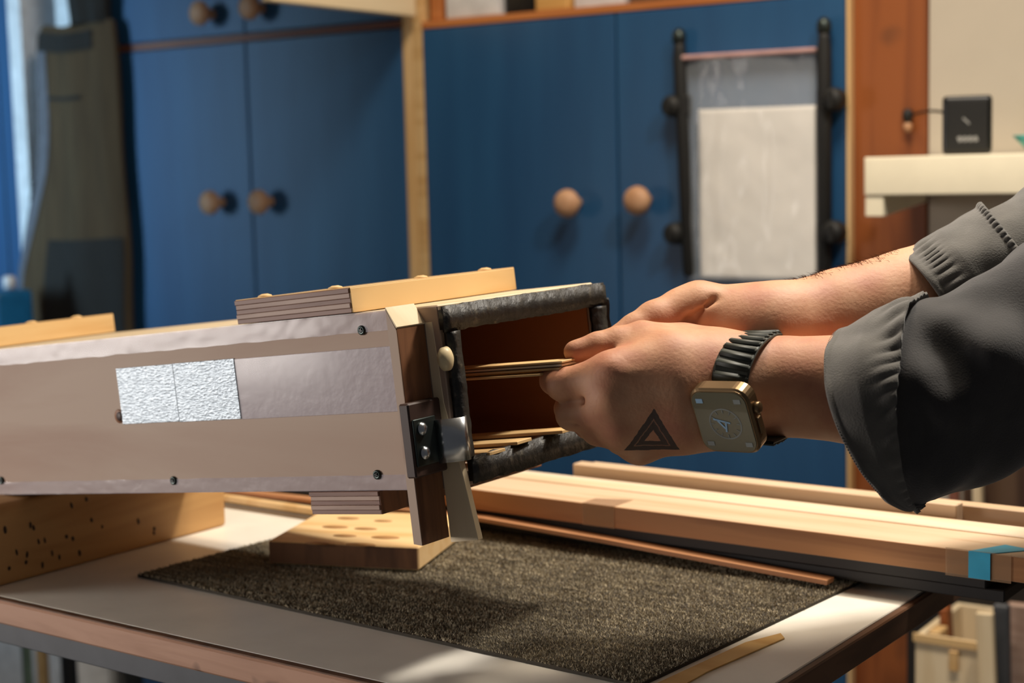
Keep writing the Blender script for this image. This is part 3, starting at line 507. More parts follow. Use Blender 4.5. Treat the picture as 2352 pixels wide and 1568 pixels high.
def leg(px, o, top, r, mat, label, cat, name='stick'):
    x0, z0 = wx(px, 1520, o)
    link(name, lathe_mesh([(r*0.8, 0), (r, 0.01), (r, top-0.01), (r*0.7, top)], 14, 'z', name), mat, frame=MW, loc=(x0, -o, 0.0), label=label, cat=cat)
t = thing('crate', 'large pale grey crate on the floor behind the sticks under the bench', 'crate', MW, (-1.35, -0.05, 0))  # pale block added to brighten the dark gap under the bench
box('body', -1.75, -1.10, -0.10, 0.0, 0.0, 0.62, M['white'], t, bev=0.004, seg=2); box('rim', -1.76, -1.09, -0.11, 0.005, 0.62, 0.645, M['white'], t, bev=0.003)
leg(62, 0.30, 0.66, 0.008, M['greenp'], 'green-grey stick standing under the bench, leftmost', 'stick')
leg(98, 0.26, 0.64, 0.010, M['pine'], 'round pale wooden stick under the bench beside the green one', 'stick')
leg(158, 0.28, 0.62, 0.013, M['black'], 'black round post under the bench, rightmost of three', 'post', 'round_post')
# ------------------------------------------------------------------ person: signed-distance body, meshed by surface nets
def surface_nets(Fv, org, h):
    nx, ny, nz_ = Fv.shape; ins = Fv < 0
    c = [(0, 0, 0), (1, 0, 0), (0, 1, 0), (1, 1, 0), (0, 0, 1), (1, 0, 1), (0, 1, 1), (1, 1, 1)]
    sl = lambda d: (slice(d[0], nx-1+d[0]), slice(d[1], ny-1+d[1]), slice(d[2], nz_-1+d[2]))
    cnt = sum(ins[sl(d)].astype(np.int8) for d in c); act = (cnt > 0) & (cnt < 8)
    idx = np.full(act.shape, -1, np.int64); I = np.argwhere(act); idx[act] = np.arange(len(I))
    vals = np.stack([Fv[sl(d)][act] for d in c], 1); acc = np.zeros((len(I), 3)); num = np.zeros(len(I))
    ca = np.array(c, float)
    for a in range(8):
        for b in range(a+1, 8):
            if np.abs(ca[a]-ca[b]).sum() != 1: continue
            va, vb = vals[:, a], vals[:, b]; m = (va < 0) != (vb < 0); t = np.where(m, va/(np.where(m, va-vb, 1)), 0)
            acc += np.where(m[:, None], ca[a]+(ca[b]-ca[a])*t[:, None], 0); num += m
    P = (I+acc/num[:, None])*h+org; faces = []
    for ax in range(3):
        d = [0, 0, 0]; d[ax] = 1; A = ins; B = np.roll(ins, -1, ax); s = [slice(1, -1)]*3
        cross_ = (A != B); cross_[tuple(slice(-1, None) if k == ax else slice(None) for k in range(3))] = False
        for k in range(3):
            if k != ax:
                cross_[tuple(slice(0, 1) if j == k else slice(None) for j in range(3))] = False; cross_[tuple(slice(-1, None) if j == k else slice(None) for j in range(3))] = False
        E = np.argwhere(cross_); u, v = [k for k in range(3) if k != ax]
        def g(du, dv):
            q = E.copy(); q[:, u] -= du; q[:, v] -= dv; return idx[q[:, 0], q[:, 1], q[:, 2]]
        q = np.stack([g(0, 0), g(1, 0), g(1, 1), g(0, 1)], 1); fl = A[cross_]
        if ax == 1: fl = ~fl
        q[~fl] = q[~fl][:, ::-1]; q = q[(q >= 0).all(1)]; faces.append(q)
    return P, np.concatenate(faces)
def cap_d(P, a, b, ra, rb):
    a = np.array(a, np.float32); b = np.array(b, np.float32); ab = b-a; t = np.clip(((P-a)@ab)/max(1e-9, float(ab@ab)), 0, 1)
    return np.linalg.norm(P-a-t[..., None]*ab, axis=-1)-(ra+(rb-ra)*t)
def smin(a, b, k):
    h = np.clip(0.5+0.5*(b-a)/k, 0, 1); return b*(1-h)+a*h-k*h*(1-h)
def smax(a, b, k): return -smin(-a, -b, k)
def build_sdf(chains, voxel, pad=0.012):
    """chains: list of (points[(x,y,z,r)], k, op)"""
    pts = np.array([p[:3] for ch in chains for p in ch[0]]); rs = max(p[3] for ch in chains for p in ch[0])
    lo = pts.min(0)-rs-pad; hi = pts.max(0)+rs+pad; n = np.ceil((hi-lo)/voxel).astype(int)+1
    ax = [np.arange(n[i], dtype=np.float32)*voxel+lo[i] for i in range(3)]
    out = np.full(tuple(n), 1.0, np.float32)
    for pl, k, op in chains:
        p = np.array([q[:3] for q in pl]); r = max(q[3] for q in pl); m = r+0.03+k
        i0 = np.maximum(0, ((p.min(0)-m-lo)/voxel).astype(int)); i1 = np.minimum(n, ((p.max(0)+m-lo)/voxel).astype(int)+2)
        sl = tuple(slice(i0[i], i1[i]) for i in range(3)); G = np.stack(np.meshgrid(*[ax[i][sl[i]] for i in range(3)], indexing='ij'), -1)
        d = None
        for a, b in zip(pl, pl[1:]):
            e = cap_d(G, a[:3], b[:3], a[3], b[3]); d = e if d is None else smin(d, e, 0.003)
        out[sl] = smin(out[sl], d, k) if op == '+' else smax(out[sl], -d, k)
    return out, lo
def pr(x, y, z, r): q = at(x, y, z); return (q.x, q.y, q.z, r)
def ch(pts, k=0.006, op='+'): return ([pr(*p) for p in pts], k, op)
near = [
 ch([(1660, 866, .972, .0235), (1800, 872, .968, .0255), (1960, 878, .958, .0275), (2150, 890, .955, .032), (2350, 860, .955, .036)], .01),
 ch([(1650, 925, .968, .0215), (1800, 905, .968, .0240), (1960, 908, .958, .0275), (2150, 900, .955, .032)], .02),
 # back of the hand: metacarpals
 ch([(1655, 850, .968, .0215), (1540, 830, .958, .0185), (1405, 856, .948, .0125)], .02),
 ch([(1655, 885, .966, .0215), (1540, 885, .952, .0185), (1398, 916, .947, .0125)], .02),
 ch([(1655, 915, .968, .0205), (1550, 935, .956, .0180), (1420, 975, .953, .0120)], .02),
 ch([(1655, 940, .972, .0190), (1560, 975, .964, .0170), (1470, 1020, .963, .0105)], .018),
 ch([(1600, 880, .985, .022), (1470, 900, .972, .016), (1440, 960, .978, .013)], .02),
 # thumb
 ch([(1620, 826, .985, .0175), (1560, 800, .985, .0150), (1475, 782, .978, .0120), (1420, 789, .974, .0103)], .014),
 ch([(1420, 789, .974, .0103), (1375, 797, .972, .0094), (1322, 808, .970, .0075)], .004),
 ch([(1560, 830, .975, .014), (1490, 815, .970, .010)], .016),
 # index
 ch([(1405, 862, .950, .0118), (1372, 870, .952, .0108)], .010), ch([(1372, 870, .952, .0108), (1340, 874, .955, .0102), (1290, 882, .960, .0098)], .004),
 ch([(1296, 884, .960, .0098), (1272, 874, .970, .0085), (1266, 868, .982, .0075)], .004),
 # middle
 ch([(1400, 930, .950, .0120), (1378, 940, .952, .0112)], .009), ch([(1378, 942, .953, .0108), (1345, 951, .957, .0096), (1312, 955, .963, .0092)], .0022),
 ch([(1312, 950, .963, .0093), (1304, 938, .977, .0082), (1312, 915, .988, .0075)], .003),
 # ring
 ch([(1425, 985, .955, .0115), (1372, 988, .966, .0092), (1350, 975, .978, .0085), (1350, 950, .990, .0075)], .008),
 # little finger
 ch([(1470, 1024, .964, .0103), (1425, 1010, .980, .0085), (1400, 990, .992, .0075), (1400, 965, 1.0, .0065)], .008),
 # knuckle hints, tendons
 ch([(1404, 848, .9395, .0035), (1404, 849, .9396, .0035)], .009), ch([(1398, 915, .9375, .0035), (1398, 916, .9376, .0035)], .009), ch([(1418, 975, .9435, .003), (1418, 976, .9436, .003)], .009),
 ch([(1560, 850, .9415, .001), (1430, 858, .937, .001)], .007), ch([(1560, 900, .936, .001), (1430, 918, .9355, .001)], .007),
 # creases
 ch([(1290, 922, .952, .0016), (1352, 920, .945, .0022), (1366, 920, .943, .0008)], .0018, '-'),
 ch([(1300, 975, .955, .0006), (1352, 968, .950, .001)], .002, '-'),
 ch([(1428, 800, .964, .0012), (1392, 818, .962, .0012)], .004, '-'),
]
far = [
 ch([(1770, 745, 1.008, .0225), (1930, 715, 1.021, .0275), (2090, 688, 1.029, .0325), (2250, 650, 1.043, .038), (2420, 600, 1.063, .043)], .01),
 ch([(1770, 778, 1.008, .0215), (1930, 765, 1.021, .0270), (2090, 730, 1.029, .0320), (2250, 690, 1.043, .036)], .02),
 ch([(1770, 745, 1.008, .0225), (1690, 742, 1.011, .0230), (1605, 712, 1.014, .0170)], .015),
 ch([(1770, 765, 1.008, .0220), (1680, 775, 1.012, .0230), (1600, 780, 1.020, .0180)], .02),
 ch([(1605, 708, 1.009, .0160), (1560, 716, 1.008, .0140), (1505, 735, 1.001, .0125)], .010),      # thumb base
 ch([(1505, 735, 1.001, .0120), (1460, 757, 0.996, .0105), (1420, 778, 0.991, .0090)], .004),
 ch([(1600, 775, 1.035, .0125), (1545, 790, 1.036, .0100), (1500, 812, 1.026, .0090), (1460, 830, 1.016, .0078)], .008),
 ch([(1600, 800, 1.030, .0120), (1550, 830, 1.034, .0100), (1510, 850, 1.022, .0090), (1480, 856, 1.011, .0078)], .008),
 ch([(1605, 825, 1.024, .0115), (1565, 860, 1.027, .0095), (1530, 872, 1.016, .0085), (1505, 870, 1.006, .0074)], .008),
 ch([(1615, 845, 1.017, .0105), (1585, 885, 1.018, .0085), (1555, 892, 1.012, .0076), (1535, 885, 1.006, .0066)], .008),
 ch([(1640, 690, 0.995, .0012), (1585, 735, 0.996, .0022), (1572, 750, 0.997, .0012)], .006, '-'),
 ch([(1800, 770, 0.984, .0014), (1850, 748, 0.987, .0016), (1905, 742, 0.990, .0013)], .004), ch([(1820, 762, 0.983, .001), (1850, 735, 0.986, .0012), (1890, 738, 0.990, .001)], .004),
 ch([(1930, 760, 0.993, .0009), (1990, 735, 0.997, .0009)], .004),
]
Fa, la = build_sdf(near, 0.0014); Fb, lb = build_sdf(far, 0.0017)
Pa, Qa = surface_nets(Fa, la, 0.0014); Pb, Qb = surface_nets(Fb, lb, 0.0017)
PV = np.concatenate([Pa, Pb]); QF = np.concatenate([Qa, Qb+len(Pa)])
me = bpy.data.meshes.new('body'); me.vertices.add(len(PV)); nq = len(QF)
pb = np.array(at(2200, 800, 1.05)); me.vertices.foreach_set('co', (PV-pb).reshape(-1)); me.loops.add(nq*4); me.loops.foreach_set('vertex_index', QF.reshape(-1).astype(np.int32))
me.polygons.add(nq); me.polygons.foreach_set('loop_start', np.arange(nq, dtype=np.int32)*4); me.polygons.foreach_set('loop_total', np.full(nq, 4, dtype=np.int32)); me.update(); me.validate()
bm = bmesh.new(); bm.from_mesh(me)
for _ in range(3): bmesh.ops.smooth_vert(bm, verts=bm.verts, factor=0.5, use_axis_x=True, use_axis_y=True, use_axis_z=True)
bmesh.ops.recalc_face_normals(bm, faces=bm.faces); bm.to_mesh(me); bm.free(); me.polygons.foreach_set('use_smooth', [True]*len(me.polygons))
def skin_mat():
    m, nt, b = newmat('skin'); tc = N(nt, 'ShaderNodeTexCoord'); g = tc.outputs['Object']
    n1 = N(nt, 'ShaderNodeTexNoise'); n1.inputs['Scale'].default_value = 38; n1.inputs['Detail'].default_value = 4; nt.links.new(g, n1.inputs['Vector'])
    col = ramp(nt, n1.outputs[0], [(0.3, hexl('#b87a5e')), (0.5, hexl('#c68f6c')), (0.72, hexl('#d09f7c'))])
    # tattoo: triangle outline inked on the back of the hand, in a plane fixed to the hand
    T = [at(1498, 914, .945), at(1564, 1026, .955), at(1426, 1027, .955)]; ex = (T[1]-T[2]).normalized(); nn = ex.cross(T[0]-T[2]).normalized(); ey = nn.cross(ex).normalized()
    if (T[0]-T[2]).dot(ey) < 0: ey = -ey
    O = Vector(pb); tri = [((t-O).dot(ex), (t-O).dot(ey)) for t in T]; cx = sum(t[0] for t in tri)/3; cy = sum(t[1] for t in tri)/3
    def dot(vec):
        d = N(nt, 'ShaderNodeVectorMath', operation='DOT_PRODUCT'); nt.links.new(g, d.inputs[0]); d.inputs[1].default_value = vec; return d.outputs['Value']
    def mth(op, a, b=None, c=None):
        q = N(nt, 'ShaderNodeMath', operation=op)
        for i, v in enumerate((a, b, c)):
            if v is None: continue
            if isinstance(v, (int, float)): q.inputs[i].default_value = v
            else: nt.links.new(v, q.inputs[i])
        return q.outputs[0]
    ds = []
    for i in range(3):
        a, b2 = tri[i], tri[(i+1) % 3]; nx_, ny_ = b2[1]-a[1], a[0]-b2[0]; l = math.hypot(nx_, ny_); nx_, ny_ = nx_/l, ny_/l
        if (cx-a[0])*nx_+(cy-a[1])*ny_ > 0: nx_, ny_ = -nx_, -ny_
        ds.append(mth('ADD', dot(ex*nx_+ey*ny_), -(a[0]*nx_+a[1]*ny_)))
    D = mth('MAXIMUM', mth('MAXIMUM', ds[0], ds[1]), ds[2])
    wob = N(nt, 'ShaderNodeTexNoise'); wob.inputs['Scale'].default_value = 300; nt.links.new(g, wob.inputs['Vector']); D = mth('ADD', D, mth('MULTIPLY', mth('SUBTRACT', wob.outputs[0], 0.5), 0.0012))
    outer = mth('LESS_THAN', D, -0.0008); inner = mth('GREATER_THAN', D, -0.0078); line = mth('SUBTRACT', 1.0, mth('MULTIPLY', mth('LESS_THAN', mth('ABSOLUTE', mth('ADD', D, 0.0044)), 0.00035), 0.45))
    side = mth('GREATER_THAN', dot(-Vector(cF)), float(-(Vector(cF)).dot(at(1500, 990, .975)-O)))
    ink = mth('MULTIPLY', mth('MULTIPLY', mth('MULTIPLY', outer, inner), line), mth('MULTIPLY', side, 0.9))
    mx = N(nt, 'ShaderNodeMix', data_type='RGBA'); nt.links.new(ink, mx.inputs[0]); nt.links.new(col, mx.inputs[6]); mx.inputs[7].default_value = hexl('#25282a')
    nt.links.new(mx.outputs[2], b.inputs['Base Color']); b.inputs['Roughness'].default_value = 0.6
    b.inputs['Subsurface Weight'].default_value = 0.12; b.inputs['Subsurface Radius'].default_value = (0.006, 0.0025, 0.0012); b.inputs['Subsurface Scale'].default_value = 1.0
    n2 = N(nt, 'ShaderNodeTexNoise'); n2.inputs['Scale'].default_value = 420; n2.inputs['Detail'].default_value = 4; nt.links.new(g, n2.inputs['Vector']); bump(nt, b, n2.outputs[0], 0.35, 0.0007); return m
M['skin'] = skin_mat()
per = thing('person', 'person in grey rolled-up sleeves reaching into the open box end with both hands', 'person', MI, tuple(pb))
bodyo = link('body', me, M['skin'], per, loc=tuple(pb), label='bare forearms and hands, triangle tattoo on the nearer hand')
# thumbnail
tn = at(1312, 800, .9635); nrm = (Vector((-0.25, -0.55, 0.75))).normalized(); xx = (at(1375, 794, .965)-at(1322, 803, .964)).normalized(); yy = nrm.cross(xx).normalized(); nrm = xx.cross(yy)
def nailf(u, v):
    x = (u-0.5)*2; y = (v-0.5)*2; r = 1/max(1.0, (abs(x)**3+abs(y)**3)**(1/3)) if (x or y) else 1; x *= r; y *= r
    q = tn+xx*(x*0.0050)+yy*(y*0.0045)-nrm*(0.0022*y*y); return tuple(q-Vector(pb))
# clothing
def ring_pt(top, bot, zc_, b, rd, th):
    """ellipse through top/bottom pixels at depth zc_, b = pixel offset of the camera-side bulge"""
    T_ = at(top[0], top[1], zc_); B_ = at(bot[0], bot[1], zc_); c_ = (T_+B_)/2; u = (T_-B_)/2
    v = at((top[0]+bot[0])/2+b[0], (top[1]+bot[1])/2+b[1], zc_-rd)-c_
    return c_+u*math.cos(th)+v*math.sin(th)
def sleeve(rings, nv, nu, disp, name):
    """rings: (t, top, bot, depth, b, rd)"""
    def f(u, v):
        for a, b in zip(rings, rings[1:]):
            if a[0]-1e-9 <= v <= b[0]+1e-9: break
        k = (v-a[0])/(b[0]-a[0]); th = 2*math.pi*u; p = ring_pt(*a[1:], th).lerp(ring_pt(*b[1:], th), k)
        c_ = ring_pt(*a[1:], 0).lerp(ring_pt(*b[1:], 0), k)*0.5+ring_pt(*a[1:], math.pi).lerp(ring_pt(*b[1:], math.pi), k)*0.5
        o = (p-c_).normalized(); return tuple(p+o*disp(th, v, p)-Vector(pb))
    return grid_mesh(f, nu, nv, True, name)
def pucker(th, v, edge, w): return math.exp(-((v-edge)/w)**2)
def d_near_cuff(th, v, p):
    return 0.0020*nz(p, 48)+0.0045*nz((p.x*1.4+p.z*.5, p.y, p.z*0.8), 26)*(0.3+v)+0.0011*math.sin(th*38+2*math.sin(th*5))*(pucker(th, v, 0.9, .18))+0.0010*pucker(th, v, 0.02, 0.03)
nc = [(0.0, (1937, 763), (2114, 1158), 0.948, (-88, 42), .055), (0.5, (2020, 718), (2116, 1162), 0.951, (-82, 26), .062), (1.0, (2118, 684), (2118, 1160), 0.955, (-58, 10), .064)]
s1_ = link('sleeve_cuff', sleeve(nc, 60, 240, d_near_cuff, 'cuff'), M['shirt'], per, loc=tuple(pb), label='rolled grey cuff of the nearer sleeve')
sm = s1_.modifiers.new('th', 'SOLIDIFY'); sm.thickness = 0.0018; sm.offset = 1
def d_near_sleeve(th, v, p):
    return -0.0015 + min(1, v/0.12)*0.015*nz((p.x*0.9+p.z*1.2, p.y, p.z*0.5-p.x*0.6), 15)+min(1, v/0.08)*0.007*nz((p.x, p.y, p.z), 32)*(1-0.4*v)
ns = [(0.0, (2096, 698), (2112, 1167), 0.956, (-60, 8), .0615), (0.06, (2130, 680), (2142, 1161), 0.957, (-30, 0), .062), (0.28, (2235, 635), (2240, 1108), 0.963, (-8, 0), .066), (0.55, (2360, 585), (2360, 1064), 0.983, (5, 0), .07), (1.0, (2700, 430), (2680, 980), 1.013, (5, 0), .075)]
s2_ = link('sleeve', sleeve(ns, 110, 180, d_near_sleeve, 'sleeve'), M['shirt_shaded'], per, loc=tuple(pb), label='nearer shirt sleeve with its shade in the dark cloth colour')
sm = s2_.modifiers.new('th', 'SOLIDIFY'); sm.thickness = 0.0016
def d_far_cuff(th, v, p):
    return 0.0014*nz(p, 60)+0.0012*nz(p, 28)+0.0010*math.sin(th*44+2*math.sin(th*7))*pucker(th, v, 0.22, .10)+0.0012*math.sin(th*60)*pucker(th, v, 0.98, .05)+0.0016*pucker(th, v, 0.99, .04)+0.0008*pucker(th, v, 0.03, .03)
fc = [(0.0, (2076, 593), (2215, 790), 1.030, (14, -8), .046), (0.45, (2155, 532), (2300, 750), 1.035, (12, -6), .050), (1.0, (2258, 474), (2425, 690), 1.045, (2, -4), .053)]
s3_ = link('sleeve_cuff', sleeve(fc, 60, 260, d_far_cuff, 'cuff_far'), M['shirt'], per, loc=tuple(pb), label='folded grey cuff of the farther sleeve, stitched at its edge')
sm = s3_.modifiers.new('th', 'SOLIDIFY'); sm.thickness = 0.0018; sm.offset = 1
fs = [(0.0, (2262, 482), (2430, 690), 1.045, (2, -4), .050), (0.25, (2325, 452), (2490, 670), 1.050, (0, 0), .052), (0.34, (2358, 430), (2530, 660), 1.053, (0, 0), .055), (1.0, (2700, 290), (2800, 600), 1.115, (0, 0), .07)]
s4_ = link('sleeve', sleeve(fs, 60, 140, lambda th, v, p: 0.003*nz(p, 34)+0.003*nz(p, 18)-0.001, 'sleeve_far'), M['shirt'], per, loc=tuple(pb), label='grey farther shirt sleeve')
sm = s4_.modifiers.new('th', 'SOLIDIFY'); sm.thickness = 0.0016
# stitches along the far cuff edge
st = bmesh.new()
def stitch_ring(rings, k, th0, th1, n, mat, name, out=0.0022):
    V = []; Fc = []
    for i in range(n):
        th = th0+(th1-th0)*i/n; a = Vector(ring_pt(*rings[k][1:], th)); b2 = Vector(ring_pt(*rings[k][1:], th+(th1-th0)/n*0.6))
        c_ = (Vector(ring_pt(*rings[k][1:], 0))+Vector(ring_pt(*rings[k][1:], math.pi)))/2; o = (a-c_).normalized()
        d = (b2-a); s_ = o.cross(d).normalized()*0.0005; base = len(V)
        for q in (a+o*out+s_, b2+o*out+s_, b2+o*out-s_, a+o*out-s_, a+o*(out+.0005), b2+o*(out+.0005)): V.append(q-Vector(pb))
        Fc += [(base, base+1, base+5, base+4), (base+4, base+5, base+2, base+3)]
    link(name, pydata(name, V, Fc, False), mat, per, loc=tuple(pb), kind='stuff')
stitch_ring(nc, 0, 0.05, 2.9, 90, M['shirt'], 'stitching', 0.0026)
# arm hair
def hairs(p0, p1, dep, n, r, up, name, ln=(0.007, 0.016)):
    V = []; Fc = []
    for i in range(n):
        t = random.random(); th = random.gauss(0.0, 0.22); x = p0[0]+(p1[0]-p0[0])*t; y = p0[1]+(p1[1]-p0[1])*t; z = dep[0]+(dep[1]-dep[0])*t; r_ = r[0]+(r[1]-r[0])*t
        c_ = at(x, y, z); upv = -cD; o = (upv*math.cos(th)-cF*math.sin(th)*1.0).normalized(); a = c_+o*(r_-0.0010); L_ = random.uniform(*ln)
        d = (o*0.45+(-cR)*random.uniform(0.5, 1.1)+cD*random.uniform(-.25, .25)).normalized(); w_ = cF.cross(d).normalized()*0.00013
        m_ = a+d*L_*0.5+o*0.0006; e = a+d*L_-o*0.001; b = len(V)
        for q in (a-w_, a+w_, m_+w_*0.8, m_-w_*0.8, e): V.append(q-Vector(pb))
        Fc += [(b, b+1, b+2, b+3), (b+3, b+2, b+4)]
    link(name, pydata(name, V, Fc, False), M['hair'], per, loc=tuple(pb), kind='stuff')
hairs((1790, 741), (2075, 690), (1.011, 1.027), 700, (.0228, .0314), None, 'arm_hair', (0.004, 0.009)); 
# rest of the person, standing at the right end of the bench beyond the frame
nsE = at(2640, 715, 1.0); fsE = at(2720, 455, 1.10)
shN = (0.665, 1.02, 1.405); shF = (0.715, 1.34, 1.405)
torso = [([(nsE.x, nsE.y, nsE.z, .064), (*shN, .070)], .02, '+'), ([(fsE.x, fsE.y, fsE.z, .056), (*shF, .070)], .02, '+'),
         ([(*shN, .070), (0.73, 1.18, 1.43, .075), (*shF, .070)], .04, '+'), ([(0.74, 1.10, 1.34, .115), (0.77, 1.09, 1.12, .105), (0.79, 1.11, 0.95, .110)], .05, '+'),
         ([(0.76, 1.27, 1.34, .115), (0.79, 1.24, 1.12, .105), (0.80, 1.23, 0.95, .110)], .05, '+'), ([(0.735, 1.185, 1.44, .062), (0.73, 1.185, 1.475, .060)], .02, '+')]
def sdf_obj(name, chains, vox, mat, label=None, disp=None):
    F_, l_ = build_sdf(chains, vox); P_, Q_ = surface_nets(F_, l_, vox)
    if disp: P_ = np.array([Vector(p)+disp(p) for p in P_])
    me = pydata(name, P_-pb, [tuple(int(i) for i in q) for q in Q_]); b_ = bmesh.new(); b_.from_mesh(me)
    for _ in range(3): bmesh.ops.smooth_vert(b_, verts=b_.verts, factor=0.5, use_axis_x=True, use_axis_y=True, use_axis_z=True)
    bmesh.ops.recalc_face_normals(b_, faces=b_.faces); b_.to_mesh(me); b_.free(); me.polygons.foreach_set('use_smooth', [True]*len(me.polygons))
    return link(name, me, mat, per, loc=tuple(pb), label=label)
sdf_obj('shirt', torso, 0.008, M['shirt_shaded'], 'grey shirt in the shade-darkened twill', lambda p: Vector((nz(p, 12), nz((p[1], p[2], p[0]), 12), 0))*0.006)
sdf_obj('trousers', [([(0.80, 1.10, 0.93, .112), (0.81, 1.26, 0.93, .112)], .04, '+'), ([(0.80, 1.10, 0.88, .095), (0.80, 1.07, 0.48, .068), (0.84, 1.06, 0.08, .055)], .03, '+'), ([(0.82, 1.27, 0.88, .095), (0.82, 1.29, 0.48, .068), (0.86, 1.29, 0.08, .055)], .03, '+')], 0.009, M['trous'])
for yy in (1.055, 1.29): sdf_obj('shoe', [([(0.86, yy, 0.045, .042), (0.72, yy-0.02, 0.036, .034)], .02, '+')], 0.006, M['black'])
hc = Vector((0.70, 1.175, 1.625)); hf = Vector((-0.90, -0.20, -0.38)).normalized(); hs = Vector((-0.2, 0.98, 0)).normalized(); hu = hf.cross(hs).normalized()
if hu.z < 0: hu = -hu
def hp(a, b, c_, r_): q = hc+hf*a+hu*b+hs*c_; return (q.x, q.y, q.z, r_)
headc = [([hp(-.03, .01, 0, .084), hp(.035, .012, 0, .072)], .02, '+'), ([hp(.03, -.05, 0, .052), hp(.065, -.085, 0, .026)], .03, '+'), ([hp(.092, .012, 0, .007), hp(.118, -.026, 0, .011)], .010, '+'),
         ([hp(.10, -.028, -.012, .008), hp(.10, -.028, .012, .008)], .006, '+'), ([hp(.088, -.058, -.018, .006), hp(.096, -.058, 0, .007), hp(.088, -.058, .018, .006)], .008, '+'), ([hp(.104, -.058, -.02, .0015), hp(.106, -.058, .02, .0015)], .004, '-'),
         ([hp(.098, .012, -.032, .010), hp(.099, .012, -.030, .010)], .012, '-'), ([hp(.098, .012, .032, .010), hp(.099, .012, .030, .010)], .012, '-'), ([hp(.086, .030, -.045, .006), hp(.092, .032, -.012, .006)], .008, '+'), ([hp(.086, .030, .045, .006), hp(.092, .032, .012, .006)], .008, '+'),
         ([hp(-.005, .02, .083, .008), hp(-.008, -.025, .078, .008)], .006, '+'), ([hp(-.005, .02, -.083, .008), hp(-.008, -.025, -.078, .008)], .006, '+'), ([hp(-.03, -.05, 0, .056), (0.735, 1.185, 1.43, .056)], .03, '+')]
Fh, lh_ = build_sdf(headc, 0.0035); Ph, Qh = surface_nets(Fh, lh_, 0.0035)
hm = pydata('head', Ph-pb, [tuple(int(i) for i in q) for q in Qh]); b_ = bmesh.new(); b_.from_mesh(hm)
for _ in range(2): bmesh.ops.smooth_vert(b_, verts=b_.verts, factor=0.5, use_axis_x=True, use_axis_y=True, use_axis_z=True)
bmesh.ops.recalc_face_normals(b_, faces=b_.faces); nh = len(b_.verts); b_.from_mesh(bodyo.data); b_.verts.ensure_lookup_table()
def join_tube(pts, r_, v0, v1):      # upper arm and shoulder under the shirt, joining forearm and neck
    rings = []
    for i, p in enumerate(pts):
        q = Vector(p)-Vector(pb); t_ = (Vector(pts[min(i+1, len(pts)-1)])-Vector(pts[max(i-1, 0)])).normalized(); a_ = t_.orthogonal().normalized(); c_ = t_.cross(a_)
        rings.append([b_.verts.new(q+(a_*math.cos(k*math.pi/4)+c_*math.sin(k*math.pi/4))*r_) for k in range(8)])
    for A_, B_ in zip(rings, rings[1:]):
        for k in range(8): b_.faces.new((A_[k], A_[(k+1) % 8], B_[(k+1) % 8], B_[k]))
    for k in range(8): b_.faces.new((v0, rings[0][(k+1) % 8], rings[0][k])); b_.faces.new((v1, rings[-1][k], rings[-1][(k+1) % 8]))
near_end = Vector(at(2350, 860, .955))-Vector(pb); far_end = Vector(at(2420, 600, 1.06))-Vector(pb); L_ = list(b_.verts)
va = max(L_[nh:nh+len(Pa)], key=lambda v: (v.co-near_end).x); vb_ = max(L_[nh+len(Pa):], key=lambda v: (v.co-far_end).x); low = sorted(L_[:nh], key=lambda v: v.co.z)[:2]
join_tube([at(2640, 715, 1.0), shN, (0.70, 1.10, 1.42)], .038, va, low[0]); join_tube([at(2720, 455, 1.10), shF, (0.735, 1.26, 1.42)], .038, vb_, low[1])
b_.to_mesh(bodyo.data); b_.free(); bodyo.data.polygons.foreach_set('use_smooth', [True]*len(bodyo.data.polygons))
for s_ in (-1, 1):
    e = hc+hf*.083+hu*.012+hs*.031*s_; eo = link('eye', lathe_mesh([(0.002, -.0108), (.0075, -.008), (.0110, 0), (.0075, .008), (.002, .0108)], 16, 'z', 'eye'), M['white'], per, loc=tuple(e))
    link('iris', lathe_mesh([(0.0045, 0.0), (0.0035, 0.001)], 14, 'x', 'iris'), M['black'], eo, loc=tuple(e+hf*.0108), rot=hf.to_track_quat('X', 'Z').to_matrix().to_4x4())
sdf_obj('hair', [([hp(-.040, .022, 0, .088), hp(.012, .050, 0, .066)], .02, '+'), ([hp(-.055, -.03, -.03, .055), hp(-.055, -.03, .03, .055)], .03, '+')], 0.006, M['hair'], 'short brown hair')
# ------------------------------------------------------------------ wristwatch
wc = at(1664, 968, .9240); e1 = (cR*.0240+cD*0.000-cF*.0180); e2 = (cR*.0165+cD*.0315+cF*.0100); w1_ = e1.length; e1n = e1.normalized(); e2n = (e2-e1n*e2.dot(e1n)).normalized(); en = e1n.cross(e2n)
if en.dot(cF) > 0: en = -en; 
if e1n.cross(e2n).dot(en) < 0: e2n_ = e2n
MWt = Matrix(((e1n.x, -e2n.x, en.x, wc.x), (e1n.y, -e2n.y, en.y, wc.y), (e1n.z, -e2n.z, en.z, wc.z), (0, 0, 0, 1)))
if MWt.to_3x3().determinant() < 0: MWt = Matrix(((-e1n.x, -e2n.x, en.x, wc.x), (-e1n.y, -e2n.y, en.y, wc.y), (-e1n.z, -e2n.z, en.z, wc.z), (0, 0, 0, 1)))
wt = thing('wristwatch', 'square smartwatch with gold-toned case and ribbed dark strap on the nearer wrist', 'watch', MWt, (0, 0, -0.006))
def rrect(w, h, r, n=7):
    P_ = []
    for cx_, cy_, a0 in ((w-r, h-r, 0), (-w+r, h-r, 90), (-w+r, -h+r, 180), (w-r, -h+r, 270)):
        for i in range(n): a = math.radians(a0+90*i/(n-1)); P_.append((cx_+r*math.cos(a), cy_+r*math.sin(a)))
    return P_
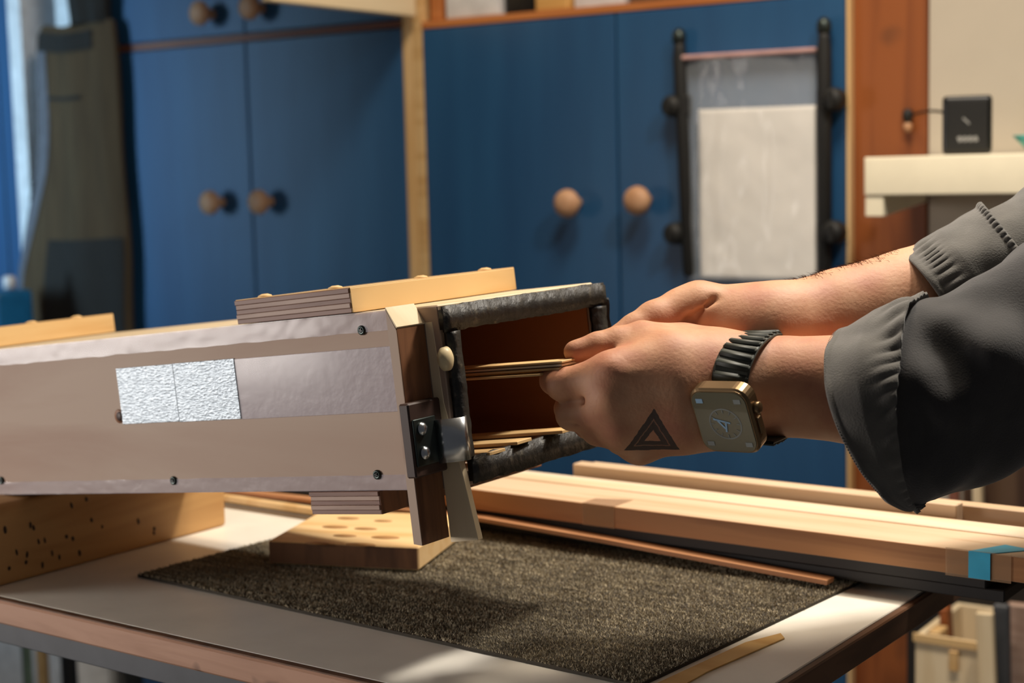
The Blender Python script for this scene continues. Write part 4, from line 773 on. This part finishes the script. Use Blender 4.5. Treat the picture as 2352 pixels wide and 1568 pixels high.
link('case', prism_mesh(rrect(.0198, .0222, .0085), 0.0105, 'xy', 0.0012, 'case'), M['wcase'], wt, loc=(0, 0, -0.0107)); link('bezel', prism_mesh(rrect(.0188, .0212, .0080), 0.0008, 'xy', 0.0003, 'bezel'), M['wcase'], wt, loc=(0, 0, -0.0003))
sc = link('screen', prism_mesh(rrect(.0179, .0203, .0074), 0.0008, 'xy', 0.0002, 'screen'), M['wglass'], wt, loc=(0, 0, 0.0001))
link('dial_ring', grid_mesh(lambda u, v: ((0.0098+0.0008*v)*math.cos(2*math.pi*u), (0.0098+0.0008*v)*math.sin(2*math.pi*u), 0), 40, 2, True, 'ring'), M['wdial2'], sc, loc=(0.001, -0.001, 0.00105))
for i in range(12):
    a = i*math.pi/6; cbox('dial_mark', (0.001+0.0085*math.cos(a), -0.001+0.0085*math.sin(a), 0.0011), (0.0022, 0.0005, 0.0001), M['wdial2'], sc, rot=Matrix.Rotation(a, 4, 'Z'), bev=0)
for i, (x, y, l, a) in enumerate([(-.001, 0.001, .011, 2.9), (-.002, -.001, .008, 2.2), (0.001, -.003, .007, 1.4)]): cbox('watch_hand', (x, y, 0.0012), (l, 0.0011, 0.0001), M['wdial'], sc, rot=Matrix.Rotation(a, 4, 'Z'), bev=0)
for x, y in ((-.0125, .0145), (.0125, .0145), (-.0125, -.0150), (.0130, -.0150)): cbox('complication', (x, y, 0.0011), (0.0045, 0.003, 0.0001), M['wdial'] if y > 0 and x < 0 else M['wdial2'], sc, bev=0)
for sgn in (1,):
    link('crown', lathe_mesh([(0.0036, 0.0), (0.0036, 0.0026), (0.0030, 0.0032)], 20, 'x', 'crown'), M['wcase'], wt, loc=(0.0197, 0.007, -0.0055)); box('side_button', 0.0195, 0.0206, -0.010, 0.001, -0.0075, -0.0035, M['wcase'], wt, bev=0.0005)
path = [(1634, 912, .9425), (1640, 880, .9365), (1645, 850, .9355), (1655, 822, .9395), (1672, 796, .9480), (1695, 778, .9620), (1720, 772, .980), (1742, 790, 1.000), (1760, 830, 1.012), (1775, 880, 1.013), (1778, 925, 1.005), (1760, 968, .992), (1735, 994, .970), (1706, 1008, .952)]
off = [75]*6+[72, 68, 60, 50, 40, 32, 30, 34]
wdv = (cR*.0195-cF*.0035)
def bezp(t):
    k = min(int(t), len(path)-2); f = t-k; g_ = lambda i: Vector(at(*path[max(0, min(len(path)-1, i))])); a, b, c, d = g_(k-1), g_(k), g_(k+1), g_(k+2)
    return 0.5*((2*b)+(c-a)*f+(2*a-5*b+4*c-d)*f*f+(3*b-a-3*c+d)*f**3)
NS = 150; ctr = Vector(at(1715, 895, .975)); Mi = MWt.inverted()
def strapf(u, v):
    t = v*(len(path)-1.001); p = bezp(t); tg = (bezp(min(t+0.05, len(path)-1.002))-bezp(max(t-0.05, 0))).normalized(); wv_ = (wdv-tg*wdv.dot(tg)).normalized(); o = wv_.cross(tg).normalized()
    if o.dot(p-ctr) < 0: o = -o
    prof_ = [(-1, 0), (-1, 1), (-.85, 1.25), (.85, 1.25), (1, 1), (1, 0)][int(u*6+0.01) % 6]
    q = p+wv_*(prof_[0]*0.0108+0.0090)+o*(prof_[1]*0.0016); return tuple(Mi @ q-Vector((0, 0, 0)))
link('strap', grid_mesh(strapf, 6, NS, True, 'strap'), M['strap'], wt, loc=(0, 0, 0))
s = 0; acc_ = 0; last = bezp(0.25); tt = 0.25; spots = []
while tt < len(path)-1.2:
    tt += 0.01; q = bezp(tt); acc_ += (q-last).length; last = q
    if acc_ > 0.0070: acc_ = 0; spots.append(tt)
bm0 = bmesh.new(); bmesh.ops.create_cube(bm0, size=1); bmesh.ops.scale(bm0, vec=(0.0208, 0.0050, 0.0024), verts=bm0.verts); bmesh.ops.bevel(bm0, geom=bm0.edges[:], offset=0.0009, segments=2, affect='EDGES'); rib_me = bm_mesh(bm0, 'rib', True); rib_me.materials.append(M['strap'])
for tt in spots:
    p = bezp(tt); tg = (bezp(min(tt+0.05, len(path)-1.002))-bezp(tt-0.05)).normalized(); wv_ = (wdv-tg*wdv.dot(tg)).normalized(); o = wv_.cross(tg).normalized()
    if o.dot(p-ctr) < 0: o = -o; 
    y_ = o.cross(wv_); q = p+wv_*0.0090+o*0.0024; R = Matrix(((wv_.x, y_.x, o.x, q.x), (wv_.y, y_.y, o.y, q.y), (wv_.z, y_.z, o.z, q.z), (0, 0, 0, 1)))
    L2 = Mi @ R; r_ = link('strap_rib', rib_me, None, wt, loc=tuple(L2.translation), rot=L2.to_3x3().to_4x4())


# ------------------------------------------------------------------ groups of look-alikes
GR = dict(storage_box='white boxes in the niche', tool_case='cases in the niche', cabinet='blue wall cabinets', clamp_rail='black rods beside the hanging bag', wide_plank='wide planks on top of the stack',
          dark_board='dark boards at the bottom of the stack', square_batten='battens behind the wide planks', offcut_board='short board ends in the stack', wood_offcut='wood offcuts at the lower right',
          clear_tape='clear tape on the plank', stick='sticks under the bench', leaning_board='boards leaning on the wall')
for o in list(COL.objects):
    if o.parent is None and o.get('category'):
        n = o.name.split('.')[0]
        if n in GR: o['group'] = GR[n]
        if n == 'veneer_strip' and o.get('category') == 'strip': o['group'] = 'veneer strips on the box floor' if 'floor' in o['label'] else 'veneer strips held by the nearer hand'
